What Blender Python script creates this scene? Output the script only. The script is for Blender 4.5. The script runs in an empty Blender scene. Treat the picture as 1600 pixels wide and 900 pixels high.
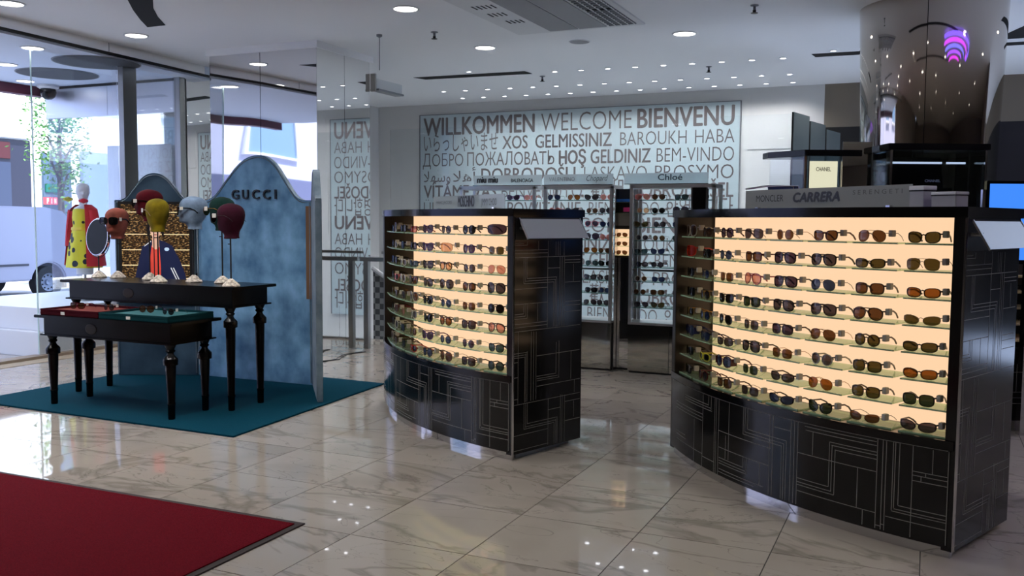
import bpy, bmesh, math, random
from math import sin, cos, pi, sqrt, atan2, radians
from mathutils import Vector, Matrix
random.seed(7)
S = bpy.context.scene
COL = S.collection

# ------------------------------------------------------------------ camera
CAM_H, F_PX, PITCH, ROLL, YAW = 1.449, 1437.0, .0729, .0071, .4246
def cam_rows():
    cy, sy, cp, sp, cr, sr = cos(YAW), sin(YAW), cos(PITCH), sin(PITCH), cos(ROLL), sin(ROLL)
    Rz = Matrix(((cy, sy, 0), (-sy, cy, 0), (0, 0, 1)))
    M = Matrix(((1, 0, 0), (0, -sp, -cp), (0, cp, -sp)))
    Rr = Matrix(((cr, -sr, 0), (sr, cr, 0), (0, 0, 1)))
    return Rr @ M @ Rz
CR = cam_rows()
cd = bpy.data.cameras.new('camera'); cam = bpy.data.objects.new('camera', cd); COL.objects.link(cam)
cd.sensor_width = 36; cd.lens = F_PX / 1600 * 36; cd.clip_start = .05; cd.clip_end = 300
m4 = Matrix((CR[0], -CR[1], -CR[2])).transposed().to_4x4(); m4.translation = (0, 0, CAM_H)
cam.matrix_world = m4
S.camera = cam
def in_view(x, y, z, mar=60):
    c = CR @ (Vector((x, y, z)) - Vector((0, 0, CAM_H)))
    if c.z < .2: return False
    u, v = 800 + F_PX * c.x / c.z, 450 + F_PX * c.y / c.z
    return -mar < u < 1600 + mar and -mar < v < 900 + mar

# ------------------------------------------------------------------ world, sun, exposure
def lin(c):
    return tuple((x / 12.92 if x <= .04045 else ((x + .055) / 1.055) ** 2.4) for x in [v / 255 for v in c])
w = bpy.data.worlds.new('sky'); S.world = w; w.use_nodes = True
bg = w.node_tree.nodes['Background']; bg.inputs[0].default_value = (.54, .68, 1, 1); bg.inputs[1].default_value = 3.6
sl = bpy.data.lights.new('sun', 'SUN'); sl.energy = 14.0; sl.angle = .01; sl.color = (1, .96, .9)
so = bpy.data.objects.new('sun', sl); COL.objects.link(so); so.rotation_euler = Vector((-.5, .2, -1.0)).to_track_quat('-Z', 'Y').to_euler()
S.view_settings.view_transform = 'Standard'; S.view_settings.look = 'None'; S.view_settings.exposure = 0.14; S.view_settings.gamma = 1
S.view_settings.use_curve_mapping = False
BIG_W, FAR_W, BIG_EM, SMALL_W, SMALL_EM = 19, 10, 7, 23, 7
LIT = 1.03

# ------------------------------------------------------------------ materials
MATS = {}
def mat(name, col=(200, 200, 200), rough=.5, metal=0., spec=.5, em=None, ems=1., coat=0., sheen=0., alpha=1., lincol=None):
    if name in MATS: return MATS[name]
    m = bpy.data.materials.new(name); m.use_nodes = True
    p = m.node_tree.nodes['Principled BSDF']
    c = lincol or lin(col)
    p.inputs['Base Color'].default_value = (*c, 1); p.inputs['Roughness'].default_value = rough
    p.inputs['Metallic'].default_value = metal; p.inputs['Specular IOR Level'].default_value = spec
    p.inputs['Coat Weight'].default_value = coat; p.inputs['Coat Roughness'].default_value = .05
    p.inputs['Sheen Weight'].default_value = sheen; p.inputs['Alpha'].default_value = alpha
    if em is not None:
        p.inputs['Emission Color'].default_value = (*lin(em), 1); p.inputs['Emission Strength'].default_value = ems
    MATS[name] = m
    return m
def nodes(m): return m.node_tree.nodes, m.node_tree.links, m.node_tree.nodes['Principled BSDF']
def add_noise_color(m, c1, c2, scale, detail=4, lo=.35, hi=.65, bump=0., coord='Object', rough=.5, dist=0., stretch=None):
    N, L, p = nodes(m)
    tc = N.new('ShaderNodeTexCoord'); n = N.new('ShaderNodeTexNoise'); r = N.new('ShaderNodeValToRGB')
    n.inputs['Scale'].default_value = scale; n.inputs['Detail'].default_value = detail; n.inputs['Roughness'].default_value = rough; n.inputs['Distortion'].default_value = dist
    src = tc.outputs[coord]
    if stretch:
        mp = N.new('ShaderNodeMapping'); mp.inputs['Scale'].default_value = stretch; L.new(src, mp.inputs[0]); src = mp.outputs[0]
    L.new(src, n.inputs['Vector']); L.new(n.outputs['Fac'], r.inputs[0])
    r.color_ramp.elements[0].position = lo; r.color_ramp.elements[0].color = (*lin(c1), 1)
    r.color_ramp.elements[1].position = hi; r.color_ramp.elements[1].color = (*lin(c2), 1)
    L.new(r.outputs[0], p.inputs['Base Color'])
    if bump:
        b = N.new('ShaderNodeBump'); b.inputs['Strength'].default_value = bump; b.inputs['Distance'].default_value = .01
        L.new(n.outputs['Fac'], b.inputs['Height']); L.new(b.outputs[0], p.inputs['Normal'])
    return m
def add_wave_bump(m, scale, strength, dist=.02, stretch=(1, 1, 1)):
    N, L, p = nodes(m)
    tc = N.new('ShaderNodeTexCoord'); mp = N.new('ShaderNodeMapping'); mp.inputs['Scale'].default_value = stretch
    n = N.new('ShaderNodeTexNoise'); n.inputs['Scale'].default_value = scale; n.inputs['Detail'].default_value = 0
    b = N.new('ShaderNodeBump'); b.inputs['Strength'].default_value = strength; b.inputs['Distance'].default_value = dist
    L.new(tc.outputs['Object'], mp.inputs[0]); L.new(mp.outputs[0], n.inputs['Vector']); L.new(n.outputs['Fac'], b.inputs['Height']); L.new(b.outputs[0], p.inputs['Normal'])
    return m
def marble():
    m = mat('polished_marble', (196, 190, 184), .025, 0, .95)
    N, L, p = nodes(m)
    tc = N.new('ShaderNodeTexCoord'); oi = N.new('ShaderNodeObjectInfo')
    mul = N.new('ShaderNodeMath'); mul.operation = 'MULTIPLY'; mul.inputs[1].default_value = 37.0; L.new(oi.outputs['Random'], mul.inputs[0])
    cmb = N.new('ShaderNodeCombineXYZ'); L.new(mul.outputs[0], cmb.inputs[0]); L.new(mul.outputs[0], cmb.inputs[2])
    add = N.new('ShaderNodeVectorMath'); add.operation = 'ADD'; L.new(tc.outputs['Object'], add.inputs[0]); L.new(cmb.outputs[0], add.inputs[1])
    def veins(scale, width, dist):
        mp = N.new('ShaderNodeMapping'); mp.inputs['Rotation'].default_value = (0, 0, .6); mp.inputs['Scale'].default_value = (1, 2.2, 1); L.new(add.outputs[0], mp.inputs[0])
        n = N.new('ShaderNodeTexNoise'); n.inputs['Scale'].default_value = scale; n.inputs['Detail'].default_value = 5; n.inputs['Roughness'].default_value = .55; n.inputs['Distortion'].default_value = dist
        L.new(mp.outputs[0], n.inputs['Vector'])
        s = N.new('ShaderNodeMath'); s.operation = 'SUBTRACT'; s.inputs[1].default_value = .5; L.new(n.outputs['Fac'], s.inputs[0])
        a = N.new('ShaderNodeMath'); a.operation = 'ABSOLUTE'; L.new(s.outputs[0], a.inputs[0])
        r = N.new('ShaderNodeMapRange'); r.inputs['From Min'].default_value = 0; r.inputs['From Max'].default_value = width; r.inputs['To Min'].default_value = 1; r.inputs['To Max'].default_value = 0
        L.new(a.outputs[0], r.inputs[0]); return r.outputs[0]
    v1, v2 = veins(.62, .022, .8), veins(1.3, .007, 1.2)
    cl = N.new('ShaderNodeTexNoise'); cl.inputs['Scale'].default_value = 1.4; cl.inputs['Detail'].default_value = 3; L.new(add.outputs[0], cl.inputs['Vector'])
    clr = N.new('ShaderNodeMapRange'); clr.inputs['From Min'].default_value = .5; clr.inputs['From Max'].default_value = .72; clr.inputs['To Max'].default_value = .55; L.new(cl.outputs['Fac'], clr.inputs[0])
    def mix(a, b, f, k):
        x = N.new('ShaderNodeMix'); x.data_type = 'RGBA'
        q = N.new('ShaderNodeMath'); q.operation = 'MULTIPLY'; q.inputs[1].default_value = k; L.new(f, q.inputs[0]); L.new(q.outputs[0], x.inputs['Factor'])
        if isinstance(a, tuple): x.inputs['A'].default_value = a
        else: L.new(a, x.inputs['A'])
        x.inputs['B'].default_value = b
        return x.outputs['Result']
    c = mix((*lin((164, 156, 148)), 1), (*lin((138, 129, 120)), 1), clr.outputs[0], 1.)
    c = mix(c, (*lin((108, 100, 92)), 1), v1, .55)
    c = mix(c, (*lin((104, 97, 90)), 1), v2, .5)
    L.new(c, p.inputs['Base Color'])
    return m
def glass(name, tint=(235, 245, 248), refl=.9, op=0.):
    if name in MATS: return MATS[name]
    m = bpy.data.materials.new(name); m.use_nodes = True; N = m.node_tree.nodes; L = m.node_tree.links
    N.remove(N['Principled BSDF']); out = N['Material Output']
    t = N.new('ShaderNodeBsdfTransparent'); t.inputs[0].default_value = (*lin(tint), 1)
    g = N.new('ShaderNodeBsdfGlossy'); g.inputs['Roughness'].default_value = .01
    fr = N.new('ShaderNodeFresnel'); fr.inputs[0].default_value = 1.45
    mx = N.new('ShaderNodeMath'); mx.operation = 'MULTIPLY'; mx.inputs[1].default_value = refl; L.new(fr.outputs[0], mx.inputs[0])
    s = N.new('ShaderNodeMixShader'); L.new(mx.outputs[0], s.inputs[0]); L.new(t.outputs[0], s.inputs[1]); L.new(g.outputs[0], s.inputs[2])
    last = s.outputs[0]
    if op > 0:
        d = N.new('ShaderNodeBsdfDiffuse'); d.inputs[0].default_value = (*lin(tint), 1)
        s2 = N.new('ShaderNodeMixShader'); s2.inputs[0].default_value = op; L.new(last, s2.inputs[1]); L.new(d.outputs[0], s2.inputs[2]); last = s2.outputs[0]
    L.new(last, out.inputs[0]); MATS[name] = m
    return m
def frosted_translucent(name):
    m = bpy.data.materials.new(name); m.use_nodes = True; N = m.node_tree.nodes; L = m.node_tree.links; p = N['Principled BSDF']; p.inputs['Base Color'].default_value = (.86, .88, .92, 1); p.inputs['Roughness'].default_value = .4
    t = N.new('ShaderNodeBsdfTranslucent'); t.inputs[0].default_value = (.9, .93, 1, 1); s = N.new('ShaderNodeMixShader'); s.inputs[0].default_value = .6
    L.new(p.outputs[0], s.inputs[1]); L.new(t.outputs[0], s.inputs[2]); L.new(s.outputs[0], N['Material Output'].inputs[0]); return m
def lens_mat(name, tint, body, op=.55):
    if name in MATS: return MATS[name]
    m = bpy.data.materials.new(name); m.use_nodes = True; N = m.node_tree.nodes; L = m.node_tree.links
    p = N['Principled BSDF']; out = N['Material Output']
    p.inputs['Base Color'].default_value = (*lin(body), 1); p.inputs['Roughness'].default_value = .08
    t = N.new('ShaderNodeBsdfTransparent'); t.inputs[0].default_value = (*lin(tint), 1)
    s = N.new('ShaderNodeMixShader'); s.inputs[0].default_value = op; L.new(t.outputs[0], s.inputs[1]); L.new(p.outputs[0], s.inputs[2]); L.new(s.outputs[0], out.inputs[0])
    MATS[name] = m
    return m
M_WALL = mat('white_wall_paint', (214, 214, 212), .6)
M_CEIL = mat('white_ceiling_paint', (242, 242, 242), .75)
M_MARBLE = marble()
M_GROUT = mat('dark_grout', (48, 44, 41), .9)
M_MIRROR = mat('mirror_silver', (232, 232, 232), .015, 1.)
M_MIRRORW = add_wave_bump(mat('rippled_mirror', (214, 214, 216), .02, 1.), 1.1, .25, .03, (1, 1, .6))
M_CHROME = mat('chrome', (205, 205, 208), .08, 1.)
M_STEEL = mat('polished_steel', (220, 221, 224), .3, 1.)
M_SATIN = mat('brushed_steel', (170, 170, 168), .3, 1.)
M_COLUMN = add_wave_bump(mat('polished_column_steel', (188, 180, 172), .03, 1.), 1.0, .12, .03)
M_BLACKG = mat('black_gloss_lacquer', (8, 8, 10), .15, 0, .35)
M_BLACK = mat('black_matte', (12, 12, 13), .6)
M_LAM = mat('black_patterned_laminate', (19, 19, 20), .14, 0, .35)
M_INLAY = mat('pale_inlay_line', (120, 118, 114), .45)
M_BROWN = mat('dark_brown_laminate', (36, 28, 24), .35)
M_LIT = mat('backlit_peach_panel', (40, 34, 30), .4, em=(251, 208, 166), ems=LIT * .93)
M_SHELFG = glass('green_edged_shelf_glass', (222, 240, 220), .6, .10)
M_SHELFE = mat('pale_green_glass_edge', (150, 182, 146), .25)
M_TAG = mat('grey_plastic_tag', (196, 188, 188), .5)
M_GLASS = glass('clear_glass')
M_GLASST = glass('bluish_pane', (250, 252, 253), .5, .0)
M_FROST = glass('frosted_sign_glass', (222, 230, 232), .4, .45)
M_FROST2 = glass('frosted_sign_glass_dim', (176, 180, 180), .4, .72)
M_SIGN = mat('blue_grey_back_painted_glass', (180, 195, 200), .3, 0, .4)
M_LETTER = mat('taupe_letter_vinyl', (104, 96, 97), .5)
M_INK = mat('black_lettering', (14, 14, 18), .4)
M_INKG = mat('grey_lettering', (88, 90, 92), .5)
M_NAVYINK = mat('navy_lettering', (8, 18, 36), .4)
M_WHITE = mat('white_lacquer', (225, 226, 230), .35)
M_WHITEP = mat('white_plastic', (222, 222, 222), .45)
M_DARKHOLE = mat('black_recess', (4, 4, 5), .9)
M_GREY = mat('grey_metal', (120, 122, 126), .5)
M_EMW = mat('downlight_diffuser', (255, 255, 255), .5, em=(255, 250, 242), ems=BIG_EM)
M_EMS = mat('spotlight_lens', (255, 255, 255), .5, em=(250, 250, 255), ems=SMALL_EM)
M_VELBLUE = add_noise_color(mat('blue_velvet', (80, 112, 142), .8, sheen=.12), (72, 122, 164), (136, 186, 224), 5.5, 9, .32, .70, .15, stretch=(1, 1, .8))
M_VELTEAL = add_noise_color(mat('slate_velvet', (58, 80, 96), .85, sheen=.1), (44, 70, 90), (78, 108, 130), 3., 5, .3, .7, .1)
M_VELEDGE = add_noise_color(mat('grey_blue_trim', (106, 126, 142), .7, sheen=.1), (84, 106, 124), (124, 142, 156), 6., 4)
M_TEAL = add_noise_color(mat('teal_carpet', (16, 62, 78), 1., spec=.08), (0, 46, 62), (6, 64, 84), 160, 3, .3, .7, .3)
M_RED = add_noise_color(mat('crimson_carpet', (110, 20, 32), 1., spec=.08), (72, 0, 12), (98, 6, 22), 220, 3, .3, .7, .3)
M_REDEDGE = mat('dark_rubber_edge', (34, 20, 22), .8)
M_WOOD = mat('black_painted_wood', (4, 4, 5), .24, 0, .22)
M_BRASSD = mat('dark_bronze', (52, 46, 38), .45, .6)
M_BURG = mat('burgundy_velvet_tray', (62, 8, 20), .9, spec=.1)
M_BURGI = mat('rose_suede', (116, 58, 52), .9, spec=.1)
M_TEALT = mat('teal_velvet_tray', (8, 52, 58), .9, spec=.1)
M_TEALI = mat('pale_teal_suede', (56, 100, 106), .9, spec=.1)
M_STONE = add_noise_color(mat('speckled_stone', (196, 186, 172), .6), (150, 138, 124), (222, 212, 198), 60, 3, .35, .6, .3)
M_PAPER = mat('white_card', (220, 218, 210), .6)
M_TAUPE = mat('taupe_wall_cladding', (124, 114, 100), .5)
M_DKWALL = mat('charcoal_cladding', (28, 27, 28), .4)

# ------------------------------------------------------------------ mesh helpers
class MB:
    def __init__(s): s.v = []; s.f = []
    def add(s, vs, fs):
        o = len(s.v); s.v += [tuple(v) for v in vs]; s.f += [tuple(i + o for i in f) for f in fs]; return s
    def box(s, x0, x1, y0, y1, z0, z1):
        return s.add([(x0, y0, z0), (x1, y0, z0), (x1, y1, z0), (x0, y1, z0), (x0, y0, z1), (x1, y0, z1), (x1, y1, z1), (x0, y1, z1)],
                     [(0, 3, 2, 1), (4, 5, 6, 7), (0, 1, 5, 4), (1, 2, 6, 5), (2, 3, 7, 6), (3, 0, 4, 7)])
    def prism(s, pts, z0, z1):
        n = len(pts)
        return s.add([(x, y, z0) for x, y in pts] + [(x, y, z1) for x, y in pts],
                     [tuple(range(n))[::-1], tuple(range(n, 2 * n))] + [(i, (i + 1) % n, n + (i + 1) % n, n + i) for i in range(n)])
    def prism_xz(s, pts, y0, y1):
        n = len(pts)
        return s.add([(x, y0, z) for x, z in pts] + [(x, y1, z) for x, z in pts],
                     [tuple(range(n)), tuple(range(n, 2 * n))[::-1]] + [(i, n + i, n + (i + 1) % n, (i + 1) % n) for i in range(n)])
    def lathe(s, prof, n=24, cx=0, cy=0, sx=1, sy=1, caps=True):
        vs = []; fs = []
        for r, z in prof:
            for k in range(n):
                a = 2 * pi * k / n; vs.append((cx + r * cos(a) * sx, cy + r * sin(a) * sy, z))
        for j in range(len(prof) - 1):
            for k in range(n): fs.append((j * n + k, j * n + (k + 1) % n, (j + 1) * n + (k + 1) % n, (j + 1) * n + k))
        if caps:
            fs.append(tuple(range(n))[::-1]); q = (len(prof) - 1) * n; fs.append(tuple(range(q, q + n)))
        return s.add(vs, fs)
    def tube(s, pts, r, n=8, rz=None, caps=True):
        pts = [Vector(p) for p in pts]; vs = []; fs = []
        for i, p in enumerate(pts):
            t = (pts[min(i + 1, len(pts) - 1)] - pts[max(i - 1, 0)]).normalized()
            up = Vector((0, 0, 1)) if abs(t.z) < .95 else Vector((0, 1, 0))
            a = t.cross(up).normalized(); b = a.cross(t)
            rr = r[i] if isinstance(r, (list, tuple)) else r
            for k in range(n):
                q = 2 * pi * k / n + (pi / 4 if n == 4 else 0)
                vs.append(p + a * cos(q) * rr + b * sin(q) * (rz or rr))
        for i in range(len(pts) - 1):
            for k in range(n): fs.append((i * n + k, i * n + (k + 1) % n, (i + 1) * n + (k + 1) % n, (i + 1) * n + k))
        if caps:
            fs.append(tuple(range(n))[::-1]); q = (len(pts) - 1) * n; fs.append(tuple(range(q, q + n)))
        return s.add(vs, fs)
    def loops(s, rings, close=True, caps=True):
        n = len(rings[0]); vs = [p for r in rings for p in r]; fs = []
        for j in range(len(rings) - 1):
            for k in range(n if close else n - 1): fs.append((j * n + k, j * n + (k + 1) % n, (j + 1) * n + (k + 1) % n, (j + 1) * n + k))
        if caps:
            fs.append(tuple(range(n))[::-1]); q = (len(rings) - 1) * n; fs.append(tuple(range(q, q + n)))
        return s.add(vs, fs)
    def mesh(s, name, m=None, smooth=None, bevel=0.):
        me = bpy.data.meshes.new(name); me.from_pydata(s.v, [], s.f)
        bm = bmesh.new(); bm.from_mesh(me)
        bmesh.ops.recalc_face_normals(bm, faces=bm.faces)
        if bevel: bmesh.ops.bevel(bm, geom=[e for e in bm.edges if e.calc_face_angle(0) > .6], offset=bevel, segments=2, affect='EDGES', clamp_overlap=True)
        bm.to_mesh(me); bm.free()
        if smooth:
            for p in me.polygons: p.use_smooth = True
            me.set_sharp_from_angle(angle=radians(smooth))
        if m: me.materials.append(m)
        return me
    def obj(s, name, m=None, parent=None, loc=(0, 0, 0), rz=0., smooth=None, bevel=0.):
        return link(name, s.mesh(name, m, smooth, bevel), parent, loc, rz)
def link(name, me, parent=None, loc=(0, 0, 0), rz=0.):
    o = bpy.data.objects.new(name, me); COL.objects.link(o); o.location = loc; o.rotation_euler = (0, 0, rz)
    if parent: o.parent = parent
    return o
def tag(o, label=None, cat=None, group=None, kind=None):
    if label: o['label'] = label
    if cat: o['category'] = cat
    if group: o['group'] = group
    if kind: o['kind'] = kind
    return o
def thing(name, label, cat, loc=(0, 0, 0), rz=0., group=None):
    o = bpy.data.objects.new(name, None); COL.objects.link(o); o.empty_display_size = .1; o.location = loc; o.rotation_euler = (0, 0, rz)
    return tag(o, label, cat, group)
def struct(o): o['kind'] = 'structure'; return o
def stuff(o): o['kind'] = 'stuff'; return o
def box(name, m, x0, x1, y0, y1, z0, z1, parent=None, bevel=0., loc=(0, 0, 0), rz=0.):
    return MB().box(x0, x1, y0, y1, z0, z1).obj(name, m, parent, loc, rz, bevel=bevel)
def set_mat(o, m):
    if not o.material_slots: o.data.materials.append(m)
    o.material_slots[0].link = 'OBJECT'; o.material_slots[0].material = m
def copy_thing(root, loc, rz, label=None, group=None):
    r = root.copy(); COL.objects.link(r); r.location = loc; r.rotation_euler = (0, 0, rz)
    if label: r['label'] = label
    if group: r['group'] = group
    for ch in root.children:
        c = ch.copy(); COL.objects.link(c); c.parent = r
        for g in ch.children:
            d = g.copy(); COL.objects.link(d); d.parent = c
    return r
CAPH = [None]
def text_mesh(body, x0, x1, z, cap, off=0., ext=0., shear=0., uniform=False, name='lettering'):
    """flat letters in the xz plane reading along +x; x0..x1 is the width, z the baseline"""
    cu = bpy.data.curves.new('t', 'FONT'); cu.body = body; cu.offset = off; cu.extrude = ext; cu.shear = shear; cu.resolution_u = 3
    o = bpy.data.objects.new('t', cu)
    me = bpy.data.meshes.new_from_object(o)
    xs = [v.co.x for v in me.vertices]; a, b = min(xs), max(xs)
    k = (x1 - x0) / (b - a); kz = k if uniform else cap / .69
    for v in me.vertices: v.co = Vector((x0 + (v.co.x - a) * k, -v.co.z * 1.0, z + v.co.y * kz))
    bpy.data.objects.remove(o); bpy.data.curves.remove(cu)
    me.name = name
    return me
def bold_mesh(me, d):
    n0 = len(me.vertices); vs = []; fs = []
    for k, (dx, dz) in enumerate(((-d, 0), (d, 0), (0, -d * .7), (0, d * .7))):
        vs += [(v.co.x + dx, v.co.y - .0002 * k, v.co.z + dz) for v in me.vertices]; fs += [tuple(i + k * n0 for i in p.vertices) for p in me.polygons]
    r = bpy.data.meshes.new('lettering'); r.from_pydata(vs, [], fs); return r
def text(body, x0, x1, z, cap, m, parent, y=0., off=0., ext=0., shear=0., loc=(0, 0, 0), name='lettering'):
    me = text_mesh(body, x0, x1, z, cap, min(off, 0), ext, shear, name=name)
    if off > 0: me = bold_mesh(me, cap * off)
    me.materials.clear(); me.materials.append(m)
    o = link(name, me, parent, (loc[0], loc[1] + y, loc[2])); return stuff(o)
def interp(t, tab):
    for (a, b), (c, d) in zip(tab, tab[1:]):
        if t <= c: return b + (d - b) * (t - a) / (c - a) if c > a else d
    return tab[-1][1]
ORD = ['first', 'second', 'third', 'fourth', 'fifth', 'sixth', 'seventh', 'eighth', 'ninth', 'tenth', 'eleventh', 'twelfth', 'thirteenth', 'fourteenth', 'fifteenth']

# ------------------------------------------------------------------ floor (tiles 0.6 m), ceilings, walls
ZC = 3.29
TX, TY, TS = -2.384, 3.479, .6
floor = struct(box('floor', M_GROUT, -10.7, 16, -14, 9.35, -.3, -.003))
tile_me = MB().box(-TS / 2 + .0024, TS / 2 - .0024, -TS / 2 + .0024, TS / 2 - .0024, -.02, 0).mesh('tile', M_MARBLE)
rest = MB()
for i in range(-14, 31):
    for j in range(-29, 10):
        x, y = TX + (i + .5) * TS, TY + (j + .5) * TS
        if not (-10.6 < x < 15.8 and -13.9 < y < 9.2) or (x < -8.3 and y < -5): continue
        seen = any(in_view(x + a * .3, y + b * .3, 0, 10) for a in (-1, 0, 1) for b in (-1, 0, 1))
        if seen and x > -8.3: link('tile', tile_me, floor, (x, y, 0), random.choice((0, pi)))
        else: rest.box(x - .2984, x + .2984, y - .2984, y + .2984, -.02, 0)
stuff(rest.obj('tile', M_MARBLE, floor))
# main ceiling ends at the mirrored fascia over the entrance
def fasc(y): return -7.84 - .082 * (y - 5.89)
ceil = struct(MB().prism([(fasc(-14), -14), (16, -14), (16, 13.1), (fasc(13.1), 13.1)], ZC, ZC + .2).obj('ceiling', M_CEIL))
MB().prism([(-11, 2.5), (fasc(2.5), 2.5), (fasc(8.9), 8.9), (-11, 8.9)], 3.14, 3.5).obj('soffit', mat('soffit_paint', (200, 208, 222), .6), ceil)
fas = MB(); y0 = 1.0
while y0 < 8.7:
    y1 = min(y0 + 1.55, 8.9)
    MB().prism([(fasc(y0 + .004), y0 + .004), (fasc(y0 + .004) + .02, y0 + .004), (fasc(y1 - .004) + .02, y1 - .004), (fasc(y1 - .004), y1 - .004)], 3.19, ZC).obj('mirror_fascia', M_MIRROR, ceil)
    y0 = y1
MB().prism([(fasc(1) - .03, 1), (fasc(1) + .03, 1), (fasc(8.9) + .03, 8.9), (fasc(8.9) - .03, 8.9)], 3.165, 3.19).obj('fascia_rail', M_BLACK, ceil)
# walls
wb = struct(box('wall_back', M_WALL, -8.6, -1.33, 13, 13.2, -3, ZC))
for x0, x1, z0, z1 in ((-2.31, -1.66, 2.45, 3.17), (-2.36, -1.7, 1.2, 2.36)):
    f = MB()
    f.box(x0, x1, 12.992, 13.0, z0, z1); f.obj('access_panel', mat('wall_panel_paint', (212, 212, 211), .55), wb, bevel=.003)
box('upper_cladding', M_TAUPE, -1.33, 16, 13.0, 13.2, 2.72, ZC, wb); box('lower_cladding', M_DKWALL, -1.33, 16, 13.0, 13.2, -.3, 2.72, wb)
struct(box('upper_shade_mass', mat('shade_mass_stone', (190, 186, 180), .8), -10.6, 16.2, -14.2, 13.2, 3.52, 12))  # unseen upper storeys, added to keep the sun off van and pavement
struct(box('wall_right', mat('warm_grey_wall', (150, 142, 134), .6), 16, 16.2, -14, 13.2, -.3, ZC)); struct(box('wall_front', mat('warm_grey_wall', (150, 142, 134), .6), -8.3, 16.2, -14.2, -14, -.3, ZC + .2))
struct(box('wall_left', M_WALL, -8.6, -8.3, -14.2, 2.6, -.3, ZC + .2)); struct(box('wall_aisle', mat('warm_grey_wall', (150, 142, 134), .6), 5, 16, 9.36, 9.5, -.3, ZC))
struct(box('wall_stairs', M_WALL, -8.6, -8.3, 8.62, 13.2, -3, ZC + .2))
struct(box('wall_floor_edge', M_WALL, -8.5, 16, 9.36, 9.4, -3, -.01)); struct(box('wall_low', M_WALL, -8.6, 16, 9.4, 13.2, -3.1, -3))

# greeting sign on the back wall: panes of back-painted glass with the words on them
sg = thing('welcome_sign', 'wide blue-grey glass panel of multilingual greetings on the white back wall', 'sign', (0, 12.97, 0))
px = [-7.5, -7.18, -5.92, -4.3, -2.43]
for a, b in zip(px, px[1:]):
    box('glass_panel', M_SIGN, a + .002, b - .002, 0, .02, -.15, 3.115, sg)
for a, b, z0, z1 in ((-7.515, -2.415, 3.115, 3.127), (-7.515, -7.502, -.15, 3.127), (-2.43, -2.415, -.15, 3.127)): box('edge_trim', M_GREY, a, b, -.004, .022, z0, z1, sg)
BO, LI, ME = .0075, -.009, .0035
R1 = [('WILLKOMMEN', -7.43, -5.51, BO), ('WELCOME', -5.40, -3.98, LI), ('BIENVENU', -3.89, -2.51, BO)]
R2 = [('いらっしゃいませ', -7.43, -6.12, 0), ('XOS', -6.04, -5.62, ME), ('GELMISSINIZ', -5.49, -4.28, ME), ('BAROUKH', -4.15, -3.17, LI), ('HABA', -3.05, -2.5, LI)]
R3 = [('ДOБPO', -7.45, -6.72, LI), ('ПOЖAЛOBATЬ', -6.65, -5.18, 0), ('HOŞ', -5.1, -4.68, BO), ('GELDINIZ', -4.6, -3.69, ME), ('BEM-VINDO', -3.6, -2.5, LI)]
R4 = [('\ufefc\ufeec\ufeb3\u0648', -7.43, -6.95, 0), ('\ufefc\ufeeb\ufe83', -6.9, -6.5, 0), ('DOBRODOŠLI', -6.40, -4.84, ME), ('LASKAVO', -4.7, -3.74, LI), ('PROSYMO', -3.62, -2.5, LI)]
R5 = [('VÍTÁME', -7.43, -6.62, ME), ('VÁS', -6.55, -6.14, ME), ('BENVENUTO', -6.05, -4.73, LI), ('歡迎', -4.59, -4.08, 0), ('DOBRODOŠEL', -3.99, -2.5, ME)]
R6 = [('ÜDVÖZÖLJÜK', -7.43, -6.05, LI), ('POWITANIE', -5.95, -4.75, 0), ('BIENVENIDO', -4.62, -3.55, LI), ('한영합니다', -3.45, -2.5, 0)]
for row, z, cap in ((R1, 2.80, .27), (R2, 2.555, .195), (R3, 2.305, .2), (R4, 2.06, .2), (R5, 1.805, .2), (R6, 1.54, .2), (R1, 1.29, .22), (R2, 1.03, .195), (R3, .79, .2), (R4, .53, .2), (R5, .25, .2), (R6, -.02, .2)):
    for s, a, b, off in row:
        uni = ord(s[0]) > 0x2000
        me = text_mesh(s, a, b, z, cap * (1.15 if uni else 1), min(off, 0))
        if off > 0: me = bold_mesh(me, off)
        me.materials.clear(); me.materials.append(M_LETTER)
        if uni and ord(s[0]) > 0xf000:
            for v in me.vertices: v.co.z = z + (v.co.z - z) * .72
        stuff(link('lettering', me, sg, (0, -.003, 0)))

# glass screen in front of the stairwell
gp = struct(thing('window_2', None, None))
for a, b in ((-5.78, -5.15), (-5.15, -3.86), (-3.86, -2.56), (-2.56, -1.25)):
    box('pane', M_GLASST, a + .004, b - .004, 9.295, 9.305, .02, 2.5, gp)
box('rail', M_SATIN, -5.78, -1.25, 9.285, 9.315, 0, .02, gp)
# stair balustrade
sb = thing('stair_balustrade', 'perforated metal stair balustrade with pale sloping handrail beyond the post', 'balustrade', (-6.0, 10.2, 0))
pm = mat('perforated_metal', (150, 152, 152), .5)
N, L, p = nodes(pm); tc = N.new('ShaderNodeTexCoord'); mp = N.new('ShaderNodeMapping'); mp.inputs['Scale'].default_value = (14, 14, 14)
ck = N.new('ShaderNodeTexChecker'); ck.inputs['Scale'].default_value = 1; ck.inputs[1].default_value = (*lin((150, 152, 152)), 1); ck.inputs[2].default_value = (*lin((74, 78, 80)), 1)
L.new(tc.outputs['Object'], mp.inputs[0]); L.new(mp.outputs[0], ck.inputs[0]); L.new(ck.outputs[0], p.inputs[0])
MB().prism_xz([(-.6, -.6), (1.6, -1.6), (1.6, -.5), (-.6, .78)], -.01, .01).obj('perforated_panel', pm, sb)
MB().tube([(-.6, -.02, .82), (1.6, -.02, -.46)], .03, 8).obj('handrail', M_WHITE, sb, smooth=40)
rl = thing('guard_rail', 'brushed steel guard rail on a square post beside the mirrored pillar', 'railing', (-5.73, 8.72, 0))
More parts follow.
